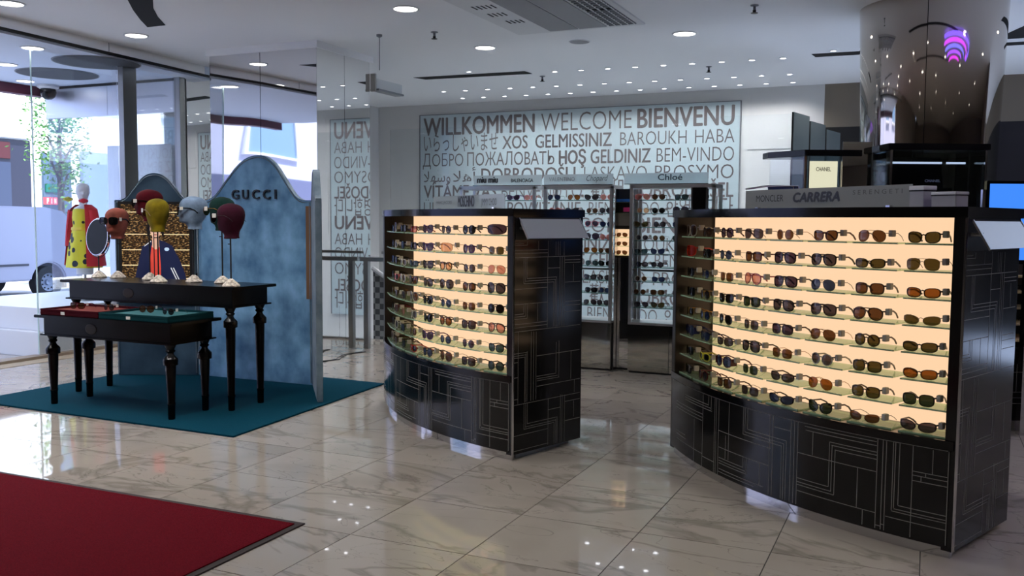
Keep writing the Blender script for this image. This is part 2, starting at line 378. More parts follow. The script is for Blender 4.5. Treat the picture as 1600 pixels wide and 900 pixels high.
box('post', M_SATIN, -.03, .03, -.03, .03, 0, .985, rl, .003); box('handrail', M_SATIN, -.085, 1.25, -.025, .025, .985, 1.03, rl, .004)
box('top_rail', M_SATIN, .03, 1.25, .25, .28, 1.06, 1.09, rl)
for x in (1.2,): box('post', M_SATIN, x - .02, x + .02, -.02, .02, 0, .99, rl)

# ------------------------------------------------------------------ mirrored pillar and wing
pil = struct(box('pillar', mat('pillar_core', (60, 60, 62), .6), -7.24, -5.85, 7.97, 8.94, 0, 3.22))
box('cornice', M_CEIL, -7.29, -5.81, 7.93, 8.99, 3.22, ZC, pil)
for a, b in ((-7.255, -6.565), (-6.56, -5.832)): box('mirror_panel', M_MIRRORW, a, b - .002, 7.953, 7.968, .0, 3.22, pil)
for a, b in ((7.955, 8.45), (8.455, 8.948)): box('mirror_panel', M_MIRROR, -5.848, -5.832, a, b, .0, 3.22, pil)
ws_ = bpy.data.objects['wall_stairs']
for k in range(2): box('mirror_panel', M_MIRROR, -.004, .004, .0, .56, 0, 3.2, ws_, 0, (-8.27 + .057 * k, 8.66 + .562 * k, 0), -.1)

# ------------------------------------------------------------------ shop window (left) and vestibule
win = struct(thing('window_1', None, None))
box('mullion', M_SATIN, -8.3, -8.22, 7.65, 7.84, .05, 3.17, win, .002)
box('pane', M_GLASST, -8.305, -8.295, 6.56, 7.638, .05, 3.165, win)
box('pane', M_GLASST, -8.305, -8.295, 7.842, 8.56, .05, 3.165, win)
box('pane_edge', mat('glass_edge_green', (190, 214, 214), .2), -8.307, -8.293, 6.552, 6.56, .05, 3.165, win)
box('end_pane', M_GLASST, -10.6, -8.4, 8.6, 8.61, .42, 2.74, win)
for a, b in ((-10.6, -9.5), (-9.495, -8.32)): box('mirror_beam', add_wave_bump(mat('beam_mirror', (225, 230, 240), .32, .9), 1.2, .3, .03), a, b, 8.58, 8.64, 2.74, 3.11, win)
box('beam_rail', M_BLACK, -10.6, -8.3, 8.56, 8.64, 3.11, 3.14, win)
box('lintel', mat('wine_red_frame', (84, 22, 44), .5), -10.75, -10.6, 2.5, 8.6, 3.02, 3.14, win)
box('side_panel', frosted_translucent('white_window_panel'), -9.45, -8.4, 8.52, 8.54, .5, 2.35, win)
box('sill', mat('stone_sill', (136, 122, 108), .5), -8.42, -8.26, 2.6, 8.6, -.004, .03, win, .004)
tr = struct(box('trim_1', mat('threshold_matting', (150, 138, 122), .8), -8.25, -8.05, 2.6, 8.0, -.001, .004))
box('end_post', M_SATIN, -8.34, -8.25, 8.53, 8.62, 0, ZC, win, .002)
pl = thing('display_plinth', 'white lacquered two-step plinth inside the shop window', 'plinth', (-9.3, 7.6, 0))
box('lower_step', M_WHITE, -.95, .95, -1.0, .95, 0, .26, pl, .005); box('upper_step', M_WHITE, -.9, .9, -.9, .9, .26, .5, pl, .005)

# ------------------------------------------------------------------ steel column right of the greeting sign
colm = struct(thing('column', None, None, (-.04, 8.76, 0)))
for k in range(4):
    rings = []
    for z, r in ((0, .53), (1.6, .535), (2.3, .55), (ZC, .585)):
        rings.append([(r * sin(radians(a)), -r * cos(radians(a)), z) for a in [-3 + 90 * k + .3 + 89.4 * i / 20 for i in range(21)]])
    MB().loops(rings, close=False, caps=False).obj('steel_sheet', M_COLUMN, colm, smooth=60)
MB().lathe([(.52, 0), (.525, 1.6), (.54, 2.3), (.575, ZC)], 32).obj('column_core', M_BLACK, colm, smooth=60)

# ------------------------------------------------------------------ ceiling fittings
def downlight(x, y, z, r, label, group, em, watts=0.):
    t = thing('downlight', label, 'ceiling light', (x, y, z), 0, group)
    ring = downlight.cache.get(r)
    if not ring:
        ring = (MB().lathe([(r * 1.16, 0), (r * 1.16, -.006), (r * 1.0, -.01), (r * .97, -.004)], 28, caps=False).mesh('trim_ring', M_WHITEP, 40),
                MB().lathe([(.001, -.005), (r * .98, -.005), (r * .98, -.001), (.001, -.001)], 28, caps=False).mesh('diffuser'))
        downlight.cache[r] = ring
    link('trim_ring', ring[0], t); d = link('diffuser', ring[1], t)
    if not ring[1].materials: ring[1].materials.append(em)
    if watts:
        l = bpy.data.lights.new('lamp', 'AREA'); l.shape = 'DISK'; l.size = r * 1.8; l.energy = watts; l.color = (1, .965, .92); l.spread = radians(130)
        o = bpy.data.objects.new('lamp', l); COL.objects.link(o); o.parent = t; o.location = (0, 0, -.012)
    if r < .05:
        l = bpy.data.lights.get('small_lamp')
        if not l:
            l = bpy.data.lights.new('small_lamp', 'SPOT'); l.energy = SMALL_W; l.spot_size = radians(135); l.spot_blend = 1.0; l.shadow_soft_size = .03; l.color = (.97, .98, 1)
        o = bpy.data.objects.new('lamp', l); COL.objects.link(o); o.parent = t; o.location = (0, 0, -.014)
    return t
downlight.cache = {}
for x, y, lab in ((-7.29, 5.58, 'large round downlight just inside the mirrored fascia, nearer the street doors'), (-7.36, 7.03, 'large round downlight between the curved black slot and the mirrored fascia'),
                  (-4.23, 7.06, 'large round downlight beside the air conditioning cassette and hanging rod'), (-4.38, 8.95, 'large round downlight between the grey ceiling speaker and the mirrored pillar'),
                  (-2.25, 9.03, 'large round downlight between the ceiling speaker and steel column')):
    downlight(x, y, ZC, .105, lab, 'large round downlights', M_EMW, BIG_W)
for x, y in ((-4.4, 4.4), (-5.6, 3.9), (-2.2, 4.2), (-.2, 4.6), (2.2, 6.6), (2.2, 9.4), (2.0, 3.4), (-6.8, 3.2), (-4.4, 1.4), (-1.8, 1.4), (1.2, .6), (-3, -2.2), (2, -2.4), (4.5, 8), (4.5, 4), (8, 6), (8, 1), (12, 3), (6, -4), (11, -5), (1, -7), (6, -10), (-4, -6), (-4, -11), (12, -11)):   # unseen lamps, added over the aisles to brighten the shop
    downlight(x, y, ZC, .105, 'added unseen downlight brightening the shop aisle outside the view', 'added unseen downlights brightening the shop', M_EMW, BIG_W if x < -4 and y > 2 else FAR_W)
for i in range(9): downlight(-4.27 + .339 * i, 10.68 + .01 * i, ZC, .034, f'tiny recessed spotlight, {ORD[i]} from the pillar side in the shortest row of nine', 'spotlights in the shortest row', M_EMS)
for i in range(15): downlight(-6.39 + .339 * i, 11.72 + .016 * i, ZC, .034, f'tiny recessed spotlight, {ORD[i]} from the pillar side in the middle row of fifteen', 'spotlights in the middle row', M_EMS)
for i in range(15): downlight(-6.47 + .341 * i, 12.46 + .013 * i, ZC, .034, f'tiny recessed spotlight, {ORD[i]} from the pillar side in the row closest to the greeting wall', 'spotlights in the row by the wall', M_EMS)
downlight(-5.26, 10.29, ZC, .03, 'tiny lone spotlight beside the long black ceiling slot', None, M_EMS)
downlight(-1.0, 10.5, ZC, .03, 'tiny lone spotlight beside the short black slot by the steel column', None, M_EMS)
for x, y, lab in ((-8.23, 6.53, 'round soffit light closest to the mirrored fascia'), (-9.38, 7.11, 'round soffit light between the dark ovals and the street'), (-10.29, 8.05, 'round soffit light beside the dome camera')):
    downlight(x, y, 3.14, .1, lab, 'lights in the entrance soffit', M_EMW)
for x, y, lab in ((-8.33, 7.4, 'dark grey round ceiling disc cut by the mirrored mullion'), (-9.42, 7.8, 'dark grey round ceiling disc next to the dome camera')):
    t = thing('ceiling_disc', lab, 'ceiling disc', (x, y, 3.14), 0, 'dark discs in the entrance soffit')
    MB().lathe([(.44, 0), (.44, -.006), (.42, -.012), (.001, -.012)], 40, caps=False).obj('disc', mat('charcoal_disc', (58, 60, 64), .7), t); MB().lathe([(.45, 0), (.45, -.008), (.44, -.008)], 40, caps=False).obj('rim', M_GREY, t)
t = thing('dome_camera', 'black dome security camera under the entrance soffit', 'camera', (-10.35, 8.42, 3.14))
MB().lathe([(.13, 0), (.13, -.03), (.1, -.05)], 24).obj('mount', M_WHITEP, t, smooth=40); MB().lathe([(.09, -.05), (.1, -.09), (.08, -.15), (.04, -.18), (.002, -.185)], 24).obj('dome', M_BLACKG, t, smooth=60)
t = thing('ceiling_speaker', 'round grey flush ceiling speaker behind the air conditioning cassette', 'speaker', (-3.34, 9.03, ZC))
MB().lathe([(.1, 0), (.1, -.006), (.085, -.01), (.001, -.01)], 32, caps=False).obj('grille', mat('grey_grille', (150, 150, 152), .7), t); MB().lathe([(.108, 0), (.108, -.006), (.1, -.008)], 32, caps=False).obj('rim', M_WHITEP, t)
t = thing('air_conditioner', 'ceiling air conditioning cassette with two grey panels and a slatted grille', 'air conditioner', (-3.1, 7.65, ZC))
box('frame', M_WHITEP, -.66, .63, -.8, .78, -.014, 0, t, .004)
gp_ = mat('grey_perforated_panel', (150, 151, 154), .6)
for a, b in ((-.29, -.005), (.01, .28)): box('panel', gp_, a, b, -.76, .7, -.022, -.014, t, .002)
box('grille_backing', M_DARKHOLE, .31, .57, -.76, .7, -.0155, -.014, t)
for k in range(22):
    if k == 11: continue
    box('slat', M_GREY, .31, .57, -.745 + k * .066, -.745 + k * .066 + .03, -.026, -.016, t)
for k in range(5): box('bar', M_WHITEP, .31 + k * .062, .318 + k * .062, -.76, .7, -.027, -.018, t)
for cx, cy, n in ((-.46, -.42, 5), (-.45, -.12, 4), (-.42, .2, 4)):
    for k in range(n):
        a = -.5 + k * .5 / n
        box('outlet', M_DARKHOLE, cx - .09 + k * .045, cx - .075 + k * .045, cy - .06, cy + .06, -.016, -.0138, t, 0)
def slot(name, label, pts):
    o = MB().prism(pts, ZC - .004, ZC - .0005).obj(name, M_DARKHOLE); tag(o, label, 'vent')
slot('slot_vent', 'long straight black slot in the ceiling above the greeting wall', [(-6.15, 10.46), (-4.61, 10.53), (-4.60, 10.74), (-6.08, 10.66)])
slot('slot_vent', 'short straight black slot in the ceiling beside the steel column', [(-1.24, 10.64), (-.2, 10.68), (-.2, 10.88), (-1.22, 10.84)])
slot('slot_vent', 'thin black ceiling slot on the warm side of the steel column', [(.3, 10.7), (2.0, 10.76), (2.0, 10.97), (.3, 10.86)])
slot('curved_slot', 'wide curved black ceiling slot above the tables', [(-5.9, 5.4), (-6.25, 5.89), (-6.49, 6.17), (-6.74, 6.49), (-6.94, 6.77), (-6.71, 6.77), (-6.5, 6.47), (-6.28, 6.2), (-6.05, 5.97), (-5.7, 5.4)])
slot('curved_slot', 'pointed black curved ceiling slot on the warm side of the column', [(.54, 10.51), (.64, 10.15), (.8, 9.7), (1.2, 9.2), (1.5, 9.2), (1.1, 10.0), (.78, 10.5)])
slot('slot_vent', 'straight black ceiling slot over the aisle before the column', [(-1.6, 6.1), (1.8, 6.1), (1.8, 6.28), (-1.6, 6.28)])
slot('slot_vent', 'straight black ceiling slot over the aisle before the big cabinet', [(-2.2, 3.0), (2.6, 3.0), (2.6, 3.2), (-2.2, 3.2)])
for x, y, lab in ((-4.49, 8.04, 'sprinkler head between the two big downlights near the cassette'), (-1.42, 8.1, 'sprinkler head alone beside the steel column'), (-4.56, 10.98, 'sprinkler head at the end of the long black slot'), (-2.45, 11.04, 'sprinkler head among the rows of tiny spotlights')):
    t = thing('sprinkler', lab, 'sprinkler', (x, y, ZC), 0, 'ceiling sprinklers')
    MB().lathe([(.035, 0), (.035, -.006), (.012, -.01), (.012, -.04)], 12).obj('body', M_GREY, t); box('yoke', M_BRASSD, -.014, .014, -.003, .003, -.065, -.04, t); MB().lathe([(.03, -.068), (.03, -.064)], 12).obj('deflector', M_BRASSD, t)
t = thing('hanging_rod', 'thin steel rod hanging from the ceiling beside the mirrored pillar', 'rod', (-5.06, 7.94, ZC))
MB().lathe([(.03, 0), (.028, -.02), (.008, -.03)], 12).obj('rose', M_GREY, t); MB().tube([(0, 0, -.02), (0, 0, -.35)], .005, 6).obj('rod', M_GREY, t)
t = thing('emergency_light', 'flat pale grey emergency light bracketed to the back corner of the mirrored pillar', 'emergency light', (-5.80, 8.97, 2.90))
box('bracket', M_SATIN, -.03, .03, -.01, .02, 0, .2, t); box('housing', mat('pale_grey_housing', (206, 210, 210), .5), -.03, .03, .02, .58, .035, .15, t, .004); box('diffuser', mat('frosted_diffuser', (130, 134, 136), .4), -.06, .06, .03, .57, .015, .035, t)
t = thing('neon_arcs', 'violet neon arcs on the ceiling over the aisle, reflected in the steel column', 'light', (2.5, 4.9, ZC))
for k in range(5):
    r = 1.7 - .28 * k
    MB().tube([(r * cos(a), r * sin(a), -.05 - .03 * k) for a in [.3 + 2.4 * i / 20 + .2 * k for i in range(21)]], .024 - .002 * k, 8).obj('neon_tube', mat('violet_neon_%d' % k, (60, 30, 120), .3, em=((120, 90, 255), (190, 70, 255), (110, 110, 255), (150, 80, 255), (200, 60, 220))[k], ems=3), t, smooth=60)
    for i in (2, 18):
        a = .3 + 2.4 * i / 20 + .2 * k; MB().tube([(r * cos(a), r * sin(a), -.05 - .03 * k), (r * cos(a), r * sin(a), 0)], .004, 5).obj('hanger', M_GREY, t)
# ------------------------------------------------------------------ sunglasses
FR = dict(black=mat('black_acetate', (10, 10, 11), .2), gold=mat('gold_wire', (150, 112, 58), .25, .9), silver=mat('silver_wire', (168, 168, 172), .25, .9), tortoise=mat('tortoise_acetate', (58, 32, 18), .2),
          red=mat('red_acetate', (168, 22, 14), .2), white=mat('white_acetate', (214, 206, 196), .25), purple=mat('purple_acetate', (84, 18, 110), .2), brown=mat('brown_acetate', (62, 42, 34), .25),
          clear=mat('clear_acetate', (176, 170, 164), .2), burgundy=mat('burgundy_acetate', (82, 12, 28), .25), gunmetal=mat('gunmetal_wire', (56, 54, 56), .3, .8), pink=mat('pink_acetate', (206, 108, 122), .25), yellow=mat('yellow_acetate', (196, 186, 40), .3), navy=mat('navy_acetate', (14, 20, 62), .2))
LE = dict(black=lens_mat('lens_black', (50, 46, 46), (12, 11, 12), .85), grey=lens_mat('lens_grey', (110, 98, 104), (40, 37, 42), .68), brown=lens_mat('lens_brown', (140, 100, 66), (62, 38, 24), .68), olive=lens_mat('lens_olive', (124, 110, 64), (56, 48, 24), .7),
          green=lens_mat('lens_green', (84, 98, 70), (28, 38, 26), .75), amber=lens_mat('lens_amber', (190, 120, 56), (110, 62, 22), .65), blue=lens_mat('lens_blue', (90, 104, 138), (30, 42, 76), .75), pink=lens_mat('lens_pink', (240, 176, 160), (186, 116, 104), .5),
          purple=lens_mat('lens_purple', (110, 90, 112), (46, 36, 54), .72), red=lens_mat('lens_red', (200, 50, 20), (150, 24, 6), .7), peach=lens_mat('lens_peach', (250, 200, 156), (216, 146, 98), .45), teal=lens_mat('lens_teal', (96, 120, 122), (34, 56, 60), .7))
SHAPES = dict(round=(.050, .047, 2.0, 0, 0), aviator=(.059, .050, 2.2, .18, -.1), square=(.055, .044, 3.1, .04, 0), rectangular=(.059, .036, 2.8, .05, .05), cat_eye=(.058, .045, 2.5, .14, .22), oversized=(.064, .058, 2.3, .05, 0),
              wayfarer=(.054, .042, 2.7, .12, .08), navigator=(.060, .049, 2.8, .16, -.05), wraparound=(.066, .037, 2.5, .10, .12), shield=(.140, .056, 3.0, .06, 0), goggle=(.062, .054, 2.1, 0, 0))
METAL = ('gold', 'silver', 'gunmetal')
def outline(shape, sx, n=18):
    wd, h, e, tap, lift = SHAPES[shape]; pts = []
    for k in range(n):
        a = 2 * pi * k / n; c, s = cos(a), sin(a)
        x = abs(c) ** (2 / e) * (1 if c >= 0 else -1) * wd / 2; z = abs(s) ** (2 / e) * (1 if s >= 0 else -1) * h / 2
        x *= 1 + tap * (z / h) * 1.4          # wider above than below
        if tap and shape in ('aviator', 'navigator') and z < 0: x += .004 * (-z / h) * 2
        z += lift * x * (1 if z > 0 else .25)
        pts.append((x * sx, z))
    return pts
def cv(x): return 1.9 * x * x
GC = {}
def glasses_mesh(shape, thick):
    key = (shape, thick)
    if key in GC: return GC[key]
    wd, h, e, tap, lift = SHAPES[shape]; fr = MB(); lenses = []; single = shape == 'shield'
    dep = .0045 if thick > .002 else .0022
    top = max(z for x, z in outline(shape, 1)); bot = min(z for x, z in outline(shape, 1)); zc = -bot + thick
    hx = (wd / 2 + .009) if not single else 0
    for sx in ((1,) if single else (-1, 1)):
        o = outline(shape, sx); n = len(o); cx = sx * hx if not single else 0
        def ring(off, y): 
            r = []
            for x, z in o:
                l = sqrt(x * x + z * z) or 1
                X = cx + x * (1 + off / l); r.append((X, cv(X) + y, zc + z * (1 + off / l)))
            return r
        fr.loops([ring(0, -dep / 2), ring(thick, -dep / 2), ring(thick, dep / 2), ring(0, dep / 2), ring(0, -dep / 2)], caps=False)
        lv = ring(.0003, 0); c0 = (cx, cv(cx) - .003, zc); lm = MB().add(lv + [c0], [(k, (k + 1) % n, n) for k in range(n)])
        lenses.append(lm.mesh('lens', None, 80))
    zb = zc + h * .18
    if not single: fr.tube([(-.0105, cv(.01), zb), (0, -.001, zb + .004), (.0105, cv(.01), zb)], max(thick * .8, .0012), 6)
    if shape in ('aviator', 'navigator'): fr.tube([(-.022, cv(.02), zc + h * .47), (0, -.001, zc + h * .5), (.022, cv(.02), zc + h * .47)], max(thick * .7, .0011), 6)
    xe = hx + wd / 2 * (1 + tap * .25) + thick * .5 if not single else wd / 2 * 1.0 + thick
    zt = zc + h * (.3 if shape != 'rectangular' else .2) + lift * wd * .3
    tm = []
    th = .0032 if thick > .002 else .0011; tz = .0045 if thick > .002 else .0014
    for sx in (-1, 1):
        tm.append(MB().tube([(sx * (xe - .002), cv(xe) - .001, zt), (sx * (xe + .002), cv(xe) + .012, zt), (sx * (xe + .003), .085, zt - .001), (sx * (xe - .001), .115, zt - .014), (sx * (xe - .005), .136, max(.006, zt - .034))], th, 6 if thick <= .002 else 4, rz=tz).mesh('temple', None, 50))
    if shape == 'goggle':
        for sx in (-1, 1): fr.add([(sx * (xe + a), y, zc + z) for y in (.004, .04) for a, z in ((0, -.018), (.003, -.018), (.003, .02), (0, .02))], [(0, 1, 5, 4), (1, 2, 6, 5), (2, 3, 7, 6), (3, 0, 4, 7), (0, 3, 2, 1), (4, 5, 6, 7)])
    GC[key] = (fr.mesh('front_frame', None, 40), lenses, tm, xe, zt)
    return GC[key]
TAG_ME = MB().box(-.001, .018, -.014, .014, -.014, .014).mesh('security_tag', M_TAG, bevel=.002)
CARD_ME = MB().box(-.001, .001, -.011, .011, -.011, .011).mesh('price_tag', M_PAPER)
def sunglasses(shape, frame, lens, loc, rz, label, group, tagged=True, thick=None, scale=1., card=False):
    th = thick or (.0013 if frame in METAL else .0036)
    fr, ls, tm, xe, zt = glasses_mesh(shape, th)
    t = thing('sunglasses', label, 'sunglasses', loc, rz, group); t.scale = (scale,) * 3
    o = link('front_frame', fr, t)
    if not fr.materials: fr.materials.append(FR['black'])
    set_mat(o, FR[frame])
    for l in ls:
        q = link('lens', l, t)
        if not l.materials: l.materials.append(LE['black'])
        set_mat(q, LE[lens])
    for l in tm:
        q = link('temple', l, t)
        if not l.materials: l.materials.append(FR['black'])
        set_mat(q, FR[frame])
    if tagged: q = link('security_tag', TAG_ME, t, (xe + .003, .034, zt - .001))
    if card: q = link('price_tag', CARD_ME, t, (xe + .0055, .03, zt - .002))
    return t
def gl_words(shape, frame, lens):
    f = {'gold': 'gold-wire', 'silver': 'silver-wire', 'gunmetal': 'gunmetal'}.get(frame, frame)
    return f'{lens}-lensed {f} {shape.replace("_", "-")} sunglasses'

# ------------------------------------------------------------------ the two curved display cabinets
FRONT = [(.674,.471,.674,.046),(.691,.473,.691,.049),(.717,.476,.717,.05),(.537,.47,.537,.051),(.426,.303,.426,.05),(.818,.476,.818,.157),(.789,.286,.789,.156),(.945,.477,.945,.328),(.96,.477,.96,.342),(.98,.478,.98,.361),(1.151,.481,1.151,.06),(1.173,.479,1.173,.06),(1.235,.331,1.235,.06),(1.25,.346,1.25,.06),(1.266,.362,1.266,.06),(1.295,.472,1.295,.06),(1.317,.473,1.317,.06),(1.338,.474,1.338,.06),(1.082,.208,1.082,.089),(.118,.352,.536,.352),(.119,.333,.533,.333),(.12,.314,.53,.314),(.277,.419,.606,.419),(.278,.405,.628,.405),(.279,.39,.642,.39),(.604,.477,.604,.425),(.632,.479,.632,.394),(.13,.174,.291,.174),(.131,.153,.302,.153),(.134,.124,.54,.124),(.541,.11,.676,.11),(.719,.3,1.159,.3),(.723,.208,1.154,.208),(.726,.15,.953,.15),(.726,.134,.969,.134),(.727,.12,.985,.12),(.95,.211,.95,.149),(.979,.211,.979,.119),(.729,.088,1.114,.088),(.723,.071,1.04,.071),(.985,.362,1.265,.362),(.96,.344,1.25,.344),(.946,.329,1.234,.329),(1.181,.417,1.295,.417),(.04,.474,2.079,.474),(1.379,.459,1.765,.459),(1.385,.441,1.766,.441),(1.525,.411,1.767,.411),(1.535,.397,1.768,.397),(1.554,.378,1.767,.378),(1.525,.412,1.525,.195),(1.539,.399,1.539,.176),(1.556,.38,1.556,.163),(1.34,.194,1.525,.194),(1.34,.175,1.54,.175),(1.34,.161,1.556,.161),(1.34,.321,1.767,.321),(1.34,.131,1.768,.131),(1.676,.319,1.676,.132),(1.707,.128,1.707,.06),(1.429,.443,1.429,.326),(1.77,.474,1.77,.06),(1.796,.473,1.796,.06),(1.812,.472,1.812,.06),(1.772,.075,1.795,.075),(1.796,.085,1.814,.085),(1.844,.474,1.844,.162),(1.854,.472,1.854,.174),(1.873,.472,1.873,.192),(1.844,.158,2.081,.158),(1.855,.17,2.08,.17),(1.873,.189,2.08,.189),(1.932,.475,1.932,.06),(2.018,.468,2.018,.36),(2.083,.472,2.083,.06),(1.933,.359,2.08,.359),(1.934,.341,2.081,.341),(1.932,.317,2.08,.317),(1.99,.359,1.99,.343),(1.971,.34,1.971,.32),(1.817,.127,2.082,.127)]
SIDE = [(.126,1.327,.126,1.303),(-.014,1.303,.127,1.303),(-.014,1.314,.097,1.314),(.229,1.329,.229,1.274),(.318,1.328,.318,1.229),(-.014,1.273,.319,1.273),(-.013,1.254,.319,1.254),(-.013,1.229,.631,1.229),(.098,1.228,.098,1.07),(.112,1.228,.112,1.079),(.127,1.228,.127,1.1),(.127,1.101,.402,1.101),(.111,1.086,.389,1.086),(.097,1.071,.373,1.071),(.4,1.102,.4,.788),(.387,1.089,.387,.789),(.373,1.072,.373,.79),(.315,1.229,.315,.79),(.316,1.158,.433,1.158),(-.011,1.04,.314,1.04),(-.01,.948,.315,.948),(.432,1.226,.432,.789),(.452,1.226,.452,.79),(.475,1.225,.475,.789),(.392,1.323,.392,1.235),(.412,1.323,.412,1.235),(.431,1.323,.431,1.234),(.47,1.322,.47,1.233),(.478,1.205,.631,1.205),(.478,1.188,.632,1.188),(.564,1.178,.564,1.067),(.48,1.064,.634,1.064),(.483,.94,.637,.94),(.483,.915,.637,.915),(.484,.876,.638,.876),(.099,.948,.099,.894),(-.009,.888,.102,.888),(.116,.947,.116,.877),(-.009,.874,.116,.874),(.132,.946,.132,.86),(-.009,.86,.132,.86),(.225,.948,.225,.834),(-.009,.828,.311,.828),(-.009,.808,.314,.808),(-.008,.783,.637,.783),(.052,.785,.052,.344),(.169,.775,.169,.347),(.191,.773,.191,.346),(.214,.771,.214,.349),(-.007,.651,.135,.651),(-.007,.637,.123,.637),(-.007,.624,.111,.624),(.134,.658,.134,.348),(.122,.644,.122,.346),(.112,.627,.112,.343),(-.006,.597,.05,.597),(-.005,.505,.051,.505),(-.004,.372,.052,.372),(-.004,.338,.642,.338),(.22,.62,.636,.62),(.403,.69,.403,.496),(.43,.695,.43,.466),(.222,.492,.403,.492),(.222,.477,.419,.477),(.223,.464,.435,.464),(.55,.622,.55,.439),(.223,.43,.64,.43),(.586,.43,.586,.348),(.331,.341,.331,.046),(.33,.268,.448,.268),(.45,.349,.45,.041),(.466,.346,.466,.043),(.491,.343,.491,.042),(.494,.298,.643,.298),(.582,.292,.582,.187),(.496,.173,.645,.173),(.108,.34,.108,.178),(.123,.338,.123,.187),(.138,.34,.138,.21),(.138,.21,.421,.21),(.123,.192,.408,.192),(.108,.179,.391,.179),(.419,.211,.419,.043),(.407,.198,.407,.043),(.39,.18,.39,.042),(-.007,.149,.331,.149),(-.006,.056,.335,.056)]
SAG, DEPTH, TAPX, TAPY = .2, .655, .30, .953
ZTOP, ZLIT, ZLEDGE = 1.522, 1.476, .518
class Arc:
    def __init__(s, W):
        s.W = W; s.R = ((W / 2) ** 2 + SAG ** 2) / (2 * SAG); s.half = math.asin(W / 2 / s.R); s.cy = s.R - SAG
    def p(s, a, off=0.): return (s.W / 2 + (s.R + off) * sin(a), s.cy - (s.R + off) * cos(a))
    def pts(s, a0, a1, off, n=28): return [s.p(a0 + (a1 - a0) * k / n, off) for k in range(n + 1)]
def cabinet(p0, p1, label, rows, short, seed):
    d = Vector((p1[0] - p0[0], p1[1] - p0[1])); W = d.length; rz = atan2(d.y, d.x); A = Arc(W); h = A.half
    t = thing('display_cabinet', label, 'cabinet', (p0[0], p0[1], 0), rz)
    def curved(name, m, z0, z1, off, th, a0=-h, a1=h, bev=0.):
        o = A.pts(a0, a1, off); i = A.pts(a0, a1, off - th)
        return MB().prism(o + i[::-1], z0, z1).obj(name, m, t, smooth=30, bevel=bev)
    bl = (DEPTH * TAPX, DEPTH * TAPY); br = (W - DEPTH * TAPX, DEPTH * TAPY)
    e = .022 / A.R
    curved('plinth', M_CHROME, 0, .05, -.02, .02, -h + .004, h - .004)
    MB().prism([(bl[0] + .05, bl[1] - .06), (.055, .06), (W - .055, .06), (br[0] - .05, br[1] - .06)], 0, .05).obj('base_box', M_SATIN, t)
    curved('base_front', M_LAM, .05, .478, 0, .02, -h + e, h - e)
    MB().prism(A.pts(-h + .003, h - .003, .006) + [(W - .26 * TAPX - .03, .26), (.26 * TAPX + .03, .26)], .478, ZLEDGE).obj('ledge', M_BLACKG, t, smooth=30)
    # end panels, each with a corner trim
    for sx, x0, b in ((1, 0, bl), (-1, W, br)):
        th = .045
        q = [(x0, 0), b, (b[0] + sx * th * .95, b[1]), (x0 + sx * th * 1.0, -.012)]
        MB().prism(q, .035, ZLIT).obj('end_panel', M_LAM if sx < 0 else M_BROWN, t)
        MB().prism([(x0, -.001), (x0 - sx * .004, .004), (x0 - sx * .0045, .012), (x0, .012)], .035, ZLIT).obj('corner_trim', M_CHROME, t)
    # inner faces: dark cheek at the far end
    q0, q1 = (.052, -.012), (.055 + .235 * TAPX, .235 * TAPY)
    MB().prism([q0, q1, (q1[0] - .008, q1[1]), (q0[0] - .008, q0[1])], ZLEDGE, ZLIT).obj('inner_cheek', M_BROWN, t)
    MB().prism([bl, br, (br[0], br[1] - .02), (bl[0], bl[1] - .02)], .035, ZLIT).obj('back_panel', M_LAM, t)
    curved('backlit_panel', M_LIT, ZLEDGE, ZLIT, -.235, .01, -h + .028, h - .02)
    MB().prism(A.pts(-h - .004, h + .004, .012) + [(br[0] + .01, br[1] + .01), (bl[0] - .01, bl[1] + .01)], ZLIT, ZTOP).obj('top_slab', M_BLACKG, t, smooth=30, bevel=.002)
    # pale inlay lines on the front and on the end panel
    ln = MB(); lw = .0017
    for s0, z0, s1, z1 in FRONT:
        k = W * 1.0 / 2.068; s0, s1 = s0 * k + .01, s1 * k + .01
        if abs(s1 - s0) < 1e-6:
            a0, a1 = (s0 - lw) / A.R - h, (s0 + lw) / A.R - h; P = [A.p(a0, .0006), A.p(a1, .0006)]; z0, z1 = max(z0, z1), min(z0, z1)
            ln.add([(P[0][0], P[0][1], z1), (P[1][0], P[1][1], z1), (P[1][0], P[1][1], z0), (P[0][0], P[0][1], z0)], [(0, 1, 2, 3)])
        else:
            n = max(2, int(abs(s1 - s0) / .06)); P = [A.p((s0 + (s1 - s0) * i / n) / A.R - h, .0006) for i in range(n + 1)]
            vs = [(x, y, z0 - lw) for x, y in P] + [(x, y, z0 + lw) for x, y in P]
            ln.add(vs, [(i, i + 1, n + 2 + i, n + 1 + i) for i in range(n)])
    stuff(ln.obj('inlay_lines', M_INLAY, t))
    ln = MB(); dx, dy = -TAPX, TAPY; nx, ny = TAPY, TAPX
    for s0, z0, s1, z1 in SIDE:
        s0, s1 = max(s0, .004), min(s1, .65)
        if abs(s1 - s0) < 1e-6: s0, s1, z0, z1 = s0 - lw * .8, s0 + lw * .8, min(z0, z1), max(z0, z1)
        else: z0, z1 = z0 - lw * .8, z0 + lw * .8
        P = [(W + dx * s + nx * .0008, dy * s + ny * .0008, z) for s, z in ((s0, z0), (s1, z0), (s1, z1), (s0, z1))]
        ln.add(P, [(0, 1, 2, 3)])
    stuff(ln.obj('inlay_lines', M_INLAY, t))
    # tilted mirror on the end panel
    def sp(s, o, z): return (W + dx * s + nx * o, dy * s + ny * o, z)
    mt = MB().loops([[sp(s, o + k, z) for s, o, z in ((.04, .012, 1.462), (.60, .012, 1.462), (.60, .085, 1.345), (.04, .085, 1.345))] for k in (0, .008)]).obj('tilted_mirror', M_MIRROR, t)
    for s in (.036, .6): MB().tube([sp(s, .016, 1.466), sp(s, .09, 1.341)], .006, 4).obj('mirror_edge', M_CHROME, mt)
